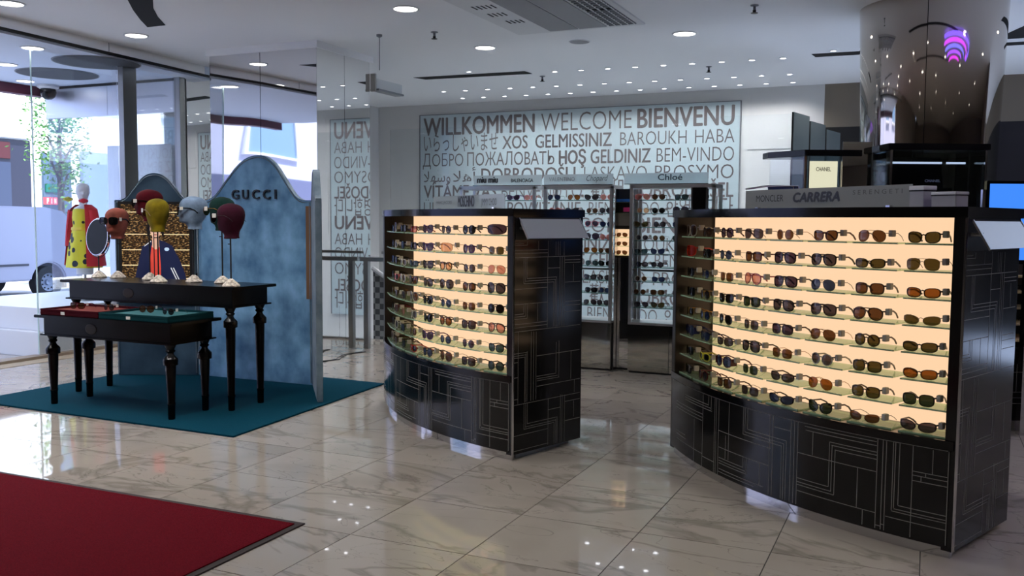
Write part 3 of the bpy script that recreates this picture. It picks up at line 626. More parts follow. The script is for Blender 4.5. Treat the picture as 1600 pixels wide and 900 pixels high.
    for s in (.06, .58): MB().tube([sp(s, 0, 1.405), sp(s, .052, 1.405)], .009, 6).obj('bracket', M_SATIN, mt)
    MB().loops([[sp(s, o, z) for o, z in ((.001, 1.335), (.004, 1.335), (.004, 1.47), (.001, 1.47))] for s in (.02, .63)]).obj('mirror_backing', M_BLACK, t)
    # glass shelves and what stands on them
    sh = MB().box(-.108, .108, 0, .165, -.006, 0).mesh('glass_shelf', M_SHELFG)
    she = MB().box(-.108, .108, -.004, 0, -.0065, .0004).mesh('front_edge', M_SHELFE)
    cR, sR = cos(rz), sin(rz)
    rnd = random.Random(seed)
    for r in range(8):
        zs = 1.363 - .1205 * r if r < 7 else ZLEDGE + .0065
        for c in range(8):
            a = -h * .855 + h * 1.68 * c / 7
            x, y = A.p(a + .012, -.035)
            gs_ = link('glass_shelf', sh, t, (x, y, zs), a + .012 + .02); link('front_edge', she, gs_)
            spec = rows[r][c]
            if spec is None: continue
            shape, frame, lens = spec
            gx, gy = A.p(a - .003, -.062); gx += rnd.uniform(-.006, .006)
            rot = rz + a + rnd.uniform(-.12, .05)
            lab = f'{gl_words(shape, frame, lens)}, {ORD[c]} from dark end, {ORD[r]} shelf, {short}'
            sunglasses(shape, frame, lens, (p0[0] + gx * cR - gy * sR, p0[1] + gx * sR + gy * cR, zs + .0003), rot, lab, f'sunglasses in the {short}', scale=1.06 if not (r == 0 and c == 0 and seed == 1) else 1.1)
    return t, A, rz, W
def rows_of(txt):
    out = []
    for ln in txt.strip().split('\n'):
        out.append([tuple(q.split('/')) for q in ln.split()])
    return out
RIGHT_ROWS = rows_of('''oversized/clear/brown round/brown/brown round/burgundy/purple navigator/gunmetal/grey round/gold/brown wayfarer/burgundy/brown aviator/gunmetal/brown wayfarer/black/olive
shield/red/red wayfarer/black/black round/silver/blue square/burgundy/brown navigator/black/purple navigator/black/grey rectangular/black/olive navigator/gunmetal/olive
wayfarer/black/black round/silver/blue square/gold/brown aviator/pink/pink navigator/black/purple aviator/gunmetal/blue square/brown/brown rectangular/black/amber
square/black/black round/gold/grey wayfarer/black/black square/black/green navigator/black/grey navigator/brown/grey aviator/brown/brown wraparound/gunmetal/olive
square/gold/black round/gold/blue aviator/gunmetal/black square/gunmetal/grey square/brown/purple aviator/gold/brown round/tortoise/olive rectangular/black/olive
goggle/navy/blue wayfarer/navy/blue rectangular/brown/grey navigator/black/grey square/gold/brown round/clear/grey square/black/olive rectangular/brown/amber
wayfarer/black/black rectangular/yellow/black goggle/burgundy/blue square/gunmetal/green wraparound/brown/grey aviator/gold/amber square/brown/olive square/black/green
square/black/black round/burgundy/grey square/brown/brown square/gunmetal/grey wraparound/black/blue cat_eye/black/green wraparound/gunmetal/brown wraparound/black/grey''')
LEFT_ROWS = rows_of('''rectangular/navy/grey oversized/clear/brown square/black/grey rectangular/red/pink cat_eye/purple/purple round/gunmetal/grey round/black/black shield/brown/purple
square/black/black rectangular/white/grey square/navy/blue square/black/grey cat_eye/purple/purple shield/gold/peach round/purple/purple square/gold/olive
square/navy/blue cat_eye/black/grey rectangular/white/brown rectangular/navy/teal cat_eye/black/grey round/tortoise/peach round/gunmetal/grey aviator/gold/pink
square/black/grey rectangular/pink/grey round/white/brown cat_eye/black/brown square/brown/grey oversized/gunmetal/grey round/black/brown oversized/black/grey
square/gold/grey rectangular/tortoise/brown square/brown/grey oversized/clear/brown cat_eye/black/black round/silver/blue square/gold/brown round/brown/black
rectangular/black/grey square/burgundy/brown round/gold/pink cat_eye/clear/grey cat_eye/black/black round/tortoise/amber square/burgundy/grey aviator/brown/pink
cat_eye/black/grey square/clear/grey round/black/blue round/gold/brown cat_eye/purple/purple round/gold/blue round/silver/purple wayfarer/black/teal
square/clear/grey rectangular/tortoise/brown cat_eye/black/black rectangular/red/black round/black/blue oversized/gunmetal/brown square/tortoise/grey round/black/teal''')
L0, L1, R0, R1 = (-3.942, 6.238), (-2.247, 4.979), (-1.444, 5.645), (.138, 4.313)
cabL, AL, rzL, WL = cabinet(L0, L1, 'smaller-looking curved black cabinet of backlit sunglasses standing beside the teal carpet', LEFT_ROWS, 'cabinet by the carpet', 2)
cabR, AR, rzR, WR = cabinet(R0, R1, 'biggest curved black cabinet of backlit sunglasses, standing before the steel column', RIGHT_ROWS, 'cabinet by the column', 1)

# signs that stand on the cabinets
def board(label, p0, rz, x0, x1, y, z0, z1, m, words, dots=True, skirt=None):
    t = thing('brand_board', label, 'sign', (p0[0], p0[1], z0), rz)
    box('board', m, x0, x1, y, y + .008, .004, z1 - z0, t, .001)
    for fx in (x0 + .12, x1 - .12): box('foot', M_CHROME, fx - .012, fx + .012, y - .02, y + .028, 0, .014, t)
    for wd, a, b, z, cap, mm, off, shear in words: text(wd, a, b, z - z0, cap, mm, t, y - .0015, off, 0, shear)
    return t
board('frosted board with three dark brand names on the cabinet by the carpet', L0, rzL, .627, 1.726, .15, ZTOP, 1.622, M_FROST,
      [('MARC JACOBS', .684, .947, 1.568, .02, M_INKG, 0, 0), ('MOSCHINO', 1.051, 1.301, 1.545, .072, M_INK, .05, 0), ('JIMMY CHOO', 1.405, 1.623, 1.55, .045, M_INKG, 0, 0)])
board('grey board with big bold black brand name on the cabinet by the column', R0, rzR, .482, 1.656, .15, ZTOP, 1.633, M_FROST2,
      [('MONCLER', .577, .799, 1.567, .036, M_INK, -.004, 0), ('CARRERA', .877, 1.211, 1.562, .048, M_INK, .09, .18), ('S E R E N G E T I', 1.298, 1.604, 1.592, .022, M_INKG, 0, 0)])
def gift(label, x0, x1, zh, y, dp):
    t = thing('gift_box', label, 'box', (R0[0], R0[1], ZTOP), rzR, 'white boxes on the cabinet')
    box('body', mat('pale_lilac_card', (176, 176, 186), .5), x0 + .002, x1 - .002, y, y + dp, 0, zh * .76, t, .002); box('lid', M_WHITE, x0, x1, y - .003, y + dp + .003, zh * .8, zh, t, .002); box('ribbon', M_BLACK, x0 + .0005, x1 - .0005, y - .001, y + dp, zh * .74, zh * .81, t)
gift('taller white gift box with black ribbon beside the grey brand board', 1.668, 1.752, .101, .12, .08)
gift('lower wide white gift box with black ribbon near the mirrored corner', 1.79, 1.922, .07, .12, .08)

# ------------------------------------------------------------------ carpets
tag(MB().prism([(-6.8, 4.76), (-4.155, 4.72), (-4.33, 6.86), (-6.78, 6.95)], 0.0005, .012).obj('carpet', M_TEAL, bevel=.003), 'teal carpet under the black tables and blue folding screen', 'carpet')
rc = thing('carpet', 'crimson entrance carpet with dark rubber border on the marble floor', 'carpet')
MB().prism([(-8.0, .3), (-2.70, .3), (-2.69, 3.465), (-8.0, 3.43)], .0005, .012).obj('pile', M_RED, rc); MB().prism([(-8.05, .25), (-2.655, .25), (-2.655, 3.504), (-8.05, 3.46)], .0002, .007).obj('rubber_border', M_REDEDGE, rc, bevel=.002)

# ------------------------------------------------------------------ blue velvet folding screen
P1, H1, P2, P3 = Vector((-6.73, 6.13)), Vector((-6.078, 6.459)), Vector((-4.835, 6.495)), Vector((-4.341, 5.896))
fs = thing('folding_screen', 'three-leaf folding screen in mottled blue velvet with ogee tops, standing on teal carpet', 'screen', (P1.x, P1.y, .012))
def ogee(Wd, sh, pk, c=.5):
    prof = [(0, 0), (.07, .0), (.11, .03), (.15, .11), (.19, .24), (.23, .40), (.27, .55), (.31, .70), (.35, .82), (.39, .91), (.43, .965), (.47, .993), (.5, 1)]
    pts = [(u * 2 * c * Wd, sh + (pk - sh) * v) for u, v in prof]
    return pts + [(Wd - u * 2 * (1 - c) * Wd, sh + (pk - sh) * v) for u, v in prof[:-1][::-1]]
def leaf(a, b, pk, m, c=.5, nm='panel'):
    d = b - a; Wd = d.length; rz = atan2(d.y, d.x); top = ogee(Wd, 1.6, pk, c)
    out = [(0, 0)] + [(Wd, 0)] + top[::-1]
    o = MB().prism_xz(out, 0, .045).obj(nm, m, fs, (a.x - P1.x, a.y - P1.y, 0), rz, bevel=.004)
    inn = MB(); r = [(x, z) for x, z in top]
    inn.tube([(0.012, .0, .02)] + [(min(max(x, .012), Wd - .012), .0, z - .018) for x, z in r] + [(Wd - .012, 0, .02)], .006, 6); inn.obj('piping', M_VELEDGE, o, smooth=60)
    eg = MB(); oo = [(x, z) for x, z in top]; n = len(oo)
    eg.add([(x, -.002, z + .001) for x, z in oo] + [(x, .048, z + .001) for x, z in oo], [(i, i + 1, n + 1 + i, n + i) for i in range(n - 1)]); eg.obj('top_edge', M_VELEDGE, o)
    return o, Wd, rz
pa, W1, rz1 = leaf(P1, H1 - Vector((.01, .0)), 1.845, M_VELTEAL)
pb, W2, rz2 = leaf(H1 + Vector((.005, 0)), P2, 1.995, M_VELBLUE, .56)
pc, W3, rz3 = leaf(P2 + Vector((.02, -.02)), P3, 1.84, M_VELEDGE)
for z in (.35, .9, 1.45): MB().tube([(H1.x - P1.x - .003, H1.y - P1.y - .004, z - .04), (H1.x - P1.x - .003, H1.y - P1.y - .004, z + .04)], .008, 8).obj('hinge', M_BRASSD, fs)
box('leather_strip', mat('tan_leather', (122, 88, 58), .6), -.05, .0, -.004, .0, .75, 1.55, fs, 0, (P2.x - P1.x, P2.y - P1.y, 0), rz2)
for ch, a, b in (('G', .416, .493), ('U', .531, .598), ('C', .640, .715), ('C', .756, .831), ('I', .88, .896)):
    me = text_mesh(ch, a, b, 1.612, .082, .006, .012, name='letter'); me.materials.clear(); me.materials.append(M_NAVYINK)
    link('letter', me, fs, (H1.x - P1.x + .006 * sin(rz2), H1.y - P1.y - .007, 0), rz2)
# framed print on the first leaf
d1 = (H1 - P1).normalized(); n1 = Vector((d1.y, -d1.x))
po = thing('framed_print', 'black framed backlit print of a person in a navy jacket, hung on the screen', 'poster', (P1.x + n1.x * .028, P1.y + n1.y * .028, 0), rz1)
for a, b, z0, z1 in ((.045, .70, 1.575, 1.6), (.045, .70, .68, .705), (.045, .07, .705, 1.575), (.675, .70, .705, 1.575)): box('frame_bar', M_BLACK, a, b, -.012, .012, z0, z1, po)
pm = mat('print_shelves', (160, 120, 60), .4)
N, L, p = nodes(pm); tc = N.new('ShaderNodeTexCoord'); mp = N.new('ShaderNodeMapping'); mp.inputs['Scale'].default_value = (46, 1, 80); vo = N.new('ShaderNodeTexNoise'); vo.inputs['Scale'].default_value = 1.; vo.inputs['Detail'].default_value = 3
cr = N.new('ShaderNodeValToRGB'); L.new(tc.outputs['Object'], mp.inputs[0]); L.new(mp.outputs[0], vo.inputs['Vector']); L.new(vo.outputs['Fac'], cr.inputs[0])
for e_, (ps, cc) in zip([cr.color_ramp.elements[0], cr.color_ramp.elements[1]], ((.46, (20, 14, 10)), (.68, (226, 196, 136)))): e_.position = ps; e_.color = (*lin(cc), 1)
q = cr.color_ramp.elements.new(.57); q.color = (*lin((120, 84, 40)), 1)
L.new(cr.outputs[0], p.inputs['Base Color']); L.new(cr.outputs[0], p.inputs['Emission Color']); p.inputs['Emission Strength'].default_value = .35
box('print', pm, .07, .675, -.002, .008, .705, 1.575, po)
def pr(name, c, pts, y, ems=.6):
    return MB().prism_xz(pts, -y, -y + .0004).obj(name, mat('print_' + name + '_%d_%d_%d' % c, c, .5, em=c, ems=ems), po)
for z in (1.5, 1.30, 1.16, 1.02, .9): pr('shelf_line', (232, 210, 160), [(.07, z), (.675, z), (.675, z + .008), (.07, z + .008)], .0026, .8)
pr('jacket', (20, 28, 62), [(.19, .705), (.165, .84), (.205, 1.0), (.25, 1.19), (.30, 1.23), (.345, 1.255), (.40, 1.255), (.45, 1.24), (.52, 1.2), (.58, 1.08), (.63, .95), (.655, .82), (.61, .78), (.56, .9), (.54, .705)], .003)
pr('shirt', (214, 70, 56), [(.315, .705), (.312, 1.0), (.335, 1.2), (.37, 1.23), (.405, 1.2), (.415, 1.0), (.41, .705)], .0036)
pr('neck', (220, 176, 150), [(.34, 1.19), (.345, 1.29), (.40, 1.29), (.405, 1.19), (.372, 1.165)], .004)
pr('face', (226, 184, 158), [(.325 + .048 + .052 * cos(a) * (1 if sin(a) > 0 else .9), 1.345 + .078 * sin(a)) for a in [2 * pi * k / 20 for k in range(20)]], .0045)
pr('hair', (16, 12, 14), [(.30, 1.27), (.295, 1.38), (.315, 1.44), (.37, 1.465), (.43, 1.44), (.452, 1.38), (.445, 1.27), (.425, 1.31), (.42, 1.385), (.37, 1.405), (.325, 1.385), (.322, 1.31)], .005, .1)
for x in (.352, .394): pr('eye', (40, 28, 28), [(x - .011, 1.352), (x, 1.346), (x + .011, 1.352), (x, 1.359)], .0049, .1)
pr('mouth', (176, 84, 80), [(.355, 1.3), (.373, 1.295), (.392, 1.3), (.373, 1.306)], .0049, .3)
for k in (0, .022): pr('sleeve_stripe', (226, 226, 226), [(.50 + k, 1.0), (.508 + k, 1.003), (.56 + k, .89), (.553 + k, .886)], .0036)
pr('badge', (190, 214, 240), [(.47 + .022 * cos(a), 1.17 + .016 * sin(a)) for a in [2 * pi * k / 12 for k in range(12)]], .0036)
pr('collar_line', (226, 226, 226), [(.27, 1.20), (.33, 1.245), (.333, 1.238), (.272, 1.193)], .0036)

# ------------------------------------------------------------------ the two black tables
def table(label, x0, x1, y0, y1, zt, legs, leg_r, plaque):
    cx, cy = (x0 + x1) / 2, (y0 + y1) / 2
    t = thing('console_table', label, 'table', (cx, cy, .012))
    hx, hy = (x1 - x0) / 2, (y1 - y0) / 2; z = zt - .012; ap = .125
    box('tabletop', M_WOOD, -hx, hx, -hy, hy, z - .022, z, t, .004)
    box('apron', M_WOOD, -hx + .055, hx - .055, -hy + .045, hy - .045, z - .022 - ap, z - .022, t, .002)
    box('moulding', M_WOOD, -hx + .03, hx - .03, -hy + .022, hy - .022, z - .022 - ap - .012, z - .022 - ap, t, .004)
    zb = z - .022 - ap - .012; r = leg_r
    prof = [(r * .62, 0), (r * .68, .01), (r * .7, .10), (r * .78, .105), (r * .78, .118), (r * .72, .125), (r * .98, zb - .19), (r * 1.0, zb - .15), (r * 1.38, zb - .145), (r * 1.42, zb - .115), (r * 1.38, zb - .10), (r * .75, zb - .075), (r * .62, zb - .06), (r * .95, zb - .045), (r * .72, zb - .035), (r * 1.1, zb - .004), (r * 1.1, zb)]
    me = MB().lathe(prof, 20).mesh('leg', M_WOOD, 35)
    for lx, ly in legs: link('leg', me, t, (lx - cx, ly - cy, 0))
    pq = MB().lathe([(.05, 0), (.052, .002), (.046, .004)], 20, sx=1.1, sy=.75).obj('plaque', M_BRASSD, t, (plaque - cx, -hy + .0445, z - .022 - ap * .52)); pq.rotation_euler = (pi / 2, 0, 0)
    return t
table('taller black console table with turned tapering legs, holding the velvet heads', -6.46, -4.65, 5.31, 5.80, .945, [(-6.38, 5.40), (-6.36, 5.70), (-4.73, 5.36), (-4.73, 5.69)], .037, -5.75)
table('lower black nesting table with turned legs, holding the two velvet trays', -6.205, -4.82, 4.86, 5.37, .71, [(-6.12, 4.955), (-6.12, 5.285), (-4.9, 4.93), (-4.91, 5.28)], .037, -5.65)
# trays on the lower table
def tray(label, x0, x1, y0, y1, m, mi, card):
    t = thing('display_tray', label, 'tray', ((x0 + x1) / 2, (y0 + y1) / 2, .7102)); hx, hy = (x1 - x0) / 2, (y1 - y0) / 2
    box('base', m, -hx, hx, -hy, hy, 0, .028, t, .003); box('lining', mi, -hx + .022, hx - .022, -hy + .022, hy - .022, .028, .031, t)
    for a, b, c, d in ((-hx, hx, -hy, -hy + .018), (-hx, hx, hy - .018, hy), (-hx, -hx + .018, -hy + .018, hy - .018), (hx - .018, hx, -hy + .018, hy - .018)): box('rim', m, a, b, c, d, .028, .046, t, .003)
    box('price_card', M_PAPER, -.06 + card, -.02 + card, -hy - .002, -hy, .008, .03, t)
tray('burgundy velvet tray with rose lining on the lower table', -6.17, -5.56, 4.89, 5.33, M_BURG, M_BURGI, -.02)
tray('teal velvet tray with pale lining on the lower table', -5.545, -4.87, 4.88, 5.34, M_TEALT, M_TEALI, .0)
for shape, fr, le, x, y, rz, lab in (('square', 'burgundy', 'brown', -6.02, 5.1, .15, 'burgundy square glasses lying on the rose lining near the tray corner'), ('round', 'gold', 'grey', -5.72, 5.13, -.1, 'gold-wire round glasses with pale lenses on the burgundy tray'),
                                     ('round', 'tortoise', 'brown', -5.34, 5.14, .2, 'tortoise round glasses standing closest to the burgundy tray on the teal tray'), ('round', 'gunmetal', 'black', -5.08, 5.09, -.1, 'dark round glasses with a white tag on the teal tray, beside its corner')):
    sunglasses(shape, fr, le, (x, y, .7414), rz, lab, 'sunglasses on the velvet trays', tagged=False, card=True)

# ------------------------------------------------------------------ velvet heads on rods
HEAD_TAB = [(0, 0.0583, 0.04, 0.07), (0.02, 0.0518, 0.038, 0.068), (0.045, 0.0562, 0.056, 0.07), (0.058, 0.0626, 0.092, 0.074), (0.08, 0.0691, 0.097, 0.09), (0.11, 0.0767, 0.096, 0.106), (0.14, 0.0832, 0.096, 0.115), (0.17, 0.0864, 0.101, 0.119), (0.2, 0.0842, 0.097, 0.115), (0.222, 0.0767, 0.085, 0.104), (0.24, 0.0626, 0.066, 0.085), (0.253, 0.0389, 0.04, 0.053), (0.259, 0.013, 0.014, 0.018)]
def head_mesh():
    rings = []; n = 36
    for j in range(31):
        z = .259 * j / 30
        hx, fy, by = (interp(z, [(r[0], r[k]) for r in HEAD_TAB]) for k in (1, 2, 3))
        ring = []
        for k in range(n):
            a = 2 * pi * k / n; x = hx * sin(a); c = cos(a); y = -(fy if c > 0 else by) * c
            fa = a if a < pi else a - 2 * pi
            nose = .026 * math.exp(-(fa / .17) ** 2) * max(0, min(1, (z - .092) / .012)) * max(0, 1 - max(0, z - .102) / .05) if .085 < z < .155 else 0
            eye = -.010 * (math.exp(-((abs(fa) - .42) / .2) ** 2)) * math.exp(-((z - .138) / .014) ** 2)
            lip = .006 * math.exp(-(fa / .25) ** 2) * (math.exp(-((z - .082) / .005) ** 2) + math.exp(-((z - .072) / .005) ** 2))
            chin = .006 * math.exp(-(fa / .3) ** 2) * math.exp(-((z - .058) / .008) ** 2)
            ear = .007 * math.exp(-((abs(fa) - 1.72) / .10) ** 2) * math.exp(-((z - .125) / .022) ** 4)
            y -= nose + eye + lip + chin; x += ear * (1 if fa > 0 else -1)
            ring.append((x, y, z))
        rings.append(ring)
    mb = MB().loops(rings)
    me = mb.mesh('head', None, 60); return me
HEAD_ME = head_mesh()
def stone_base():
    rnd = random.Random(3); rings = []
    for r, z in ((.062, 0), (.066, .006), (.058, .018), (.044, .03), (.028, .045), (.013, .056), (.009, .058)):
        rings.append([((r + rnd.uniform(-.003, .003) * min(1, r / .03)) * cos(a), (r + rnd.uniform(-.003, .003) * min(1, r / .03)) * sin(a), z + rnd.uniform(-.002, .002) * (z > 0)) for a in [2 * pi * k / 18 for k in range(18)]])
    return MB().loops(rings).mesh('stone_base', M_STONE)
BASE_ME = stone_base()
TT = .9452
def display_head(name_col, rgb, x, y, zneck, rot, label, rods=1, sc=1.0):
    t = thing('display_bust', label, 'display head', (x, y, TT), rot, 'velvet heads on the taller table')
    m = add_noise_color(mat('velvet_' + name_col, rgb, .9, spec=.2), tuple(int(c * .78) for c in rgb), tuple(min(255, int(c * 1.12)) for c in rgb), 9., 4)
    link('stone_base', BASE_ME, t)
    hd = link('head', HEAD_ME, t, (0, 0, zneck - TT)); hd.scale = (sc,) * 3
    if not HEAD_ME.materials: HEAD_ME.materials.append(m)
    set_mat(hd, m)
    MB().tube([(0, 0, .05), (0, 0, zneck - TT + .03)], .006, 8).obj('rod', M_BLACK, t)
    MB().tube([(0, 0, (zneck - TT) * .88), (.028, 0, (zneck - TT) * .88)], .004, 6).obj('thumb_screw', M_BLACK, t)
    if rods > 1: MB().tube([(.03, 0, .03), (.03, 0, zneck - TT + .03)], .004, 6).obj('second_rod', M_BLACK, t)
    MB().lathe([(.046, -.004), (.046, .002), (.01, .002)], 20).obj('neck_plate', M_BLACK, t, (0, 0, zneck - TT))
    return t
def worn(x, y, z, rot, shape, fr, le, label, sc=1.0):
    # on the nose of the head at x, y: glasses sit 8 cm before the head axis
    fx, fy = sin(rot), -cos(rot)
    sc = max(1., .086 / glasses_mesh(shape, .0013 if fr in METAL else .0036)[3])
    o = sunglasses(shape, fr, le, (x + fx * .114, y + fy * .114, z), rot, label, 'sunglasses worn by the velvet heads', tagged=False, card=True, scale=sc)
HD = [('terracotta', (146, 80, 68), -6.235, 5.70, 1.275, .2, 'terracotta velvet head wearing sunglasses, beside the round table mirror', 'square', 'black', 'black'),
      ('crimson', (80, 8, 22), -5.83, 5.66, 1.425, -1.1, 'crimson velvet head, highest of the row, behind the mustard head', 'square', 'black', 'black'),
      ('mustard', (126, 110, 16), -5.535, 5.46, 1.345, -2.05, 'mustard yellow velvet head turned to the wall', 'round', 'gold', 'brown'),
      ('pale_blue', (128, 150, 178), -5.305, 5.60, 1.365, -.85, 'pale blue velvet head in dark sunglasses, beside the mustard head', 'oversized', 'black', 'brown'),
      ('bottle_green', (16, 48, 44), -5.03, 5.62, 1.36, -1.6, 'bottle green velvet head mostly hidden behind the plum head', 'round', 'gold', 'green'),
      ('plum', (54, 10, 32), -4.735, 5.38, 1.305, -1.5, 'plum velvet head facing the window at the table corner', 'round', 'gunmetal', 'black')]
for nm, rgb, x, y, zn, rot, lab, sh, fr, le in HD:
    display_head(nm, rgb, x, y, zn, rot, lab, 2 if nm == 'mustard' else 1)
    wd, hh = SHAPES[sh][:2]
    worn(x, y, zn + .140 - hh * .55, rot, sh, fr, le, f'{gl_words(sh, fr, le)}, worn by the {nm.replace("_", " ")} head')
# oval table mirror
t = thing('table_mirror', 'oval tilting table mirror on a thin rod with stone base, beside the terracotta head', 'mirror', (-6.41, 5.66, TT))
link('stone_base', BASE_ME, t); MB().tube([(0, 0, .05), (0, 0, .20)], .006, 8).obj('rod', M_BLACK, t)
mr = MB().lathe([(.128, -.012), (.134, 0), (.128, .012)], 36).obj('mirror_frame', M_CHROME, t, (0, 0, .342), smooth=40); mr.rotation_euler = (pi / 2 + .10, 0, pi - .02); mr.scale = (1, 1.22, 1)
for zz, mm in ((.0125, M_MIRROR), (-.0135, mat('dark_mirror_back', (20, 26, 26), .35, 0, .25))): MB().lathe([(.001, zz), (.122, zz), (.122, zz + .001), (.001, zz + .001)], 36, caps=False).obj('mirror_glass', mm, mr)
MB().tube([(.137 * cos(a), 0, .342 + .172 * sin(a)) for a in [pi + pi * k / 14 for k in range(15)]], .004, 6).obj('yoke', M_BRASSD, t)

# ------------------------------------------------------------------ glass shelving against the stairwell
BY = 8.45
def bay(label, x0, x1, y0=BY):
    cx = (x0 + x1) / 2; hw = (x1 - x0) / 2
    t = thing('shelving_unit', label, 'shelving', (cx, y0, 0), 0, 'glass shelving bays before the greeting wall')
    n = 2; ww = (2 * hw) / n
    box('carcass', M_DKWALL, -hw + .004, hw - .004, .02, .36, .02, .47, t)
    for k in range(n): 
        dr = box('door', add_wave_bump(mat('door_mirror', (205, 204, 196), .06, 1.), 1.5, .1, .02), -hw + k * ww + .003, -hw + (k + 1) * ww - .003, 0, .02, .02, .468, t, .002)
    box('toe_kick', M_BLACK, -hw + .01, hw - .01, .03, .3, 0, .02, t)
    box('deck', M_STEEL, -hw, hw, -.005, .36, .468, .49, t, .002)
    for x in (-hw, hw - .03):
        for y in (.0, .30): box('post', M_STEEL, x, x + .03, y, y + .03, .49, 1.79, t, .002)
    for y in (0, .30): box('beam', M_STEEL, -hw, hw, y, y + .03, 1.765, 1.80, t, .002)
    for x in (-hw, hw - .03): box('beam', M_STEEL, x, x + .03, .03, .3, 1.765, 1.8, t)
    sh = MB().box(-hw + .034, hw - .034, .04, .29, -.006, 0).mesh('glass_shelf', glass('thin_shelf_glass', (200, 222, 216), .7, .10)); ed = MB().box(-hw + .034, hw - .034, .036, .04, -.007, .0005).mesh('shelf_edge', mat('shelf_edge_green', (70, 104, 104), .2))
    for r, z in enumerate(SHZ):
        s = link('glass_shelf', sh, t, (0, 0, z)); link('shelf_edge', ed, s)
    box('cross_rail', M_SATIN, -hw + .03, hw - .03, .30, .32, .965, .985, t)
    return t
SHZ = [1.658, 1.529, 1.399, 1.272, 1.143, 1.016, .879, .754, .632]
bay('glass shelving bay half hidden behind the cabinet by the carpet', -4.42, -3.575)
bay('glass shelving bay between the two double chrome posts', -3.485, -2.77)
bay('glass shelving bay at the dark end, beside the cabinet by the column', -2.60, -1.79)
tw = thing('display_tower', 'narrow chrome-sided display tower with a lit peach panel between two shelving bays', 'display tower', (-2.685, BY + .06, 0))
box('core', M_BLACK, -.078, .078, .10, .25, 0, 1.765, tw); box('mirror_strip', M_MIRROR, -.07, .07, .085, .1, .02, 1.10, tw)
for xx in (-.082, .074): box('side_post', M_CHROME, xx, xx + .008, .0, .25, 0, 1.765, tw)
box('lit_panel', M_LIT, -.072, .072, .088, .099, 1.12, 1.375, tw); box('grey_panel', mat('warm_grey_card', (150, 142, 136), .5), -.072, .072, .088, .099, 1.41, 1.53, tw)
box('blue_box', mat('blue_card', (30, 96, 176), .4), -.07, .065, .02, .08, 1.64, 1.665, tw); box('pink_box', mat('magenta_card', (186, 40, 110), .4), -.005, .068, .03, .08, 1.545, 1.585, tw)
for z in (1.535, 1.635, 1.30, 1.215, 1.13): box('ledge', M_SHELFG, -.07, .07, .0, .085, z - .005, z, tw)
for k, z in enumerate((1.30, 1.215, 1.13)): sunglasses('aviator', 'gold', 'brown', (-2.70, BY + .085, z + .0004), .0, f'brown-lensed gold aviator sunglasses, {ORD[k]} down on the narrow lit display tower', 'sunglasses on the lit tower', tagged=False, scale=.8)
for x, h_, lab in ((-1.925, .3, 'black chrome-edged speaker box at the end of the shelving header'),):
    t = thing('end_box', lab, 'box', (x, BY - .05, 1.5)); box('body', M_BLACKG, -.06, .06, 0, .04, 0, .265, t, .003); box('edge', M_CHROME, -.075, -.06, -.002, .042, 0, .265, t); box('edge', M_CHROME, .06, .075, -.002, .042, 0, .265, t)
BCOLS = dict(A=[-3.849, -3.66], B=[-3.399, -3.204, -3.012, -2.865], C=[-2.50, -2.333, -2.126, -1.93])
BK = [('round', 'gold', 'brown'), ('cat_eye', 'black', 'grey'), ('aviator', 'gold', 'grey'), ('round', 'black', 'grey'), ('square', 'tortoise', 'brown'), ('oversized', 'black', 'purple'), ('aviator', 'gunmetal', 'teal'), ('square', 'black', 'black'), ('wayfarer', 'navy', 'blue'), ('round', 'pink', 'pink'), ('cat_eye', 'tortoise', 'olive')]
fixed = {('A', 0, 0): ('cat_eye', 'purple', 'purple'), ('A', 0, 1): ('square', 'pink', 'pink'), ('B', 0, 0): ('aviator', 'gold', 'blue'), ('B', 0, 1): ('aviator', 'gold', 'amber'), ('C', 0, 0): ('aviator', 'pink', 'pink'), ('C', 0, 1): ('round', 'tortoise', 'brown'), ('C', 0, 2): ('square', 'black', 'teal'), ('C', 0, 3): ('aviator', 'gold', 'green'),
         ('C', 1, 0): ('round', 'white', 'peach'), ('C', 1, 1): ('round', 'black', 'black'), ('C', 3, 0): ('round', 'white', 'grey'), ('C', 6, 0): ('round', 'white', 'brown'), ('B', 4, 2): ('aviator', 'gold', 'amber'), ('C', 4, 0): ('wayfarer', 'black', 'teal'), ('C', 4, 1): ('cat_eye', 'navy', 'blue'), ('B', 5, 3): ('cat_eye', 'black', 'black'), ('B', 2, 2): ('aviator', 'pink', 'purple'), ('B', 7, 3): ('square', 'black', 'blue')}
rnd = random.Random(11)
BW = dict(A='bay behind the carpet cabinet', B='shelving bay between chrome posts', C='shelving bay beside the column cabinet')
for b in 'ABC':
    for r in range(9):
        for c, x in enumerate(BCOLS[b]):
            if b == 'A' and r > 0: continue
            if b == 'B' and r > 1 and c < 2: continue
            if b == 'C' and r > 1 and c > 2: continue
            sh, fr, le = fixed.get((b, r, c)) or rnd.choice(BK)
            end = 'first' if c == 0 else ORD[c]
            sunglasses(sh, fr, le, (x + rnd.uniform(-.012, .012), BY + .075, SHZ[r] + .0003), rnd.uniform(-.15, .15) - .05, f'{gl_words(sh, fr, le)}, {end} along {ORD[r]} shelf, {BW[b]}', 'sunglasses on the glass shelving', tagged=rnd.random() < .6)
def header(label, x0, x1, words):
    t = thing('header_sign', label, 'sign', (0, BY, 1.801)); box('board', glass('pale_header_glass', (234, 243, 247), .5, .3), x0, x1, .005, .013, 0, .105, t, .001); box('base_rail', M_CHROME, x0, x1, .0, .018, -.0006, .006, t)
    for wd, a, b, z, cap, m, off, shear in words: text(wd, a, b, z - 1.8, cap, m, t, .003, off, 0, shear)
header('pale header sign with heavy rounded lettering over the bay behind the carpet cabinet', -4.26, -3.51, [('miu miu', -4.22, -3.99 + .0, 1.832, .062, M_INK, .08, 0), ('BALENCIAGA', -3.84, -3.60, 1.834, .034, M_INK, .05, 0)])
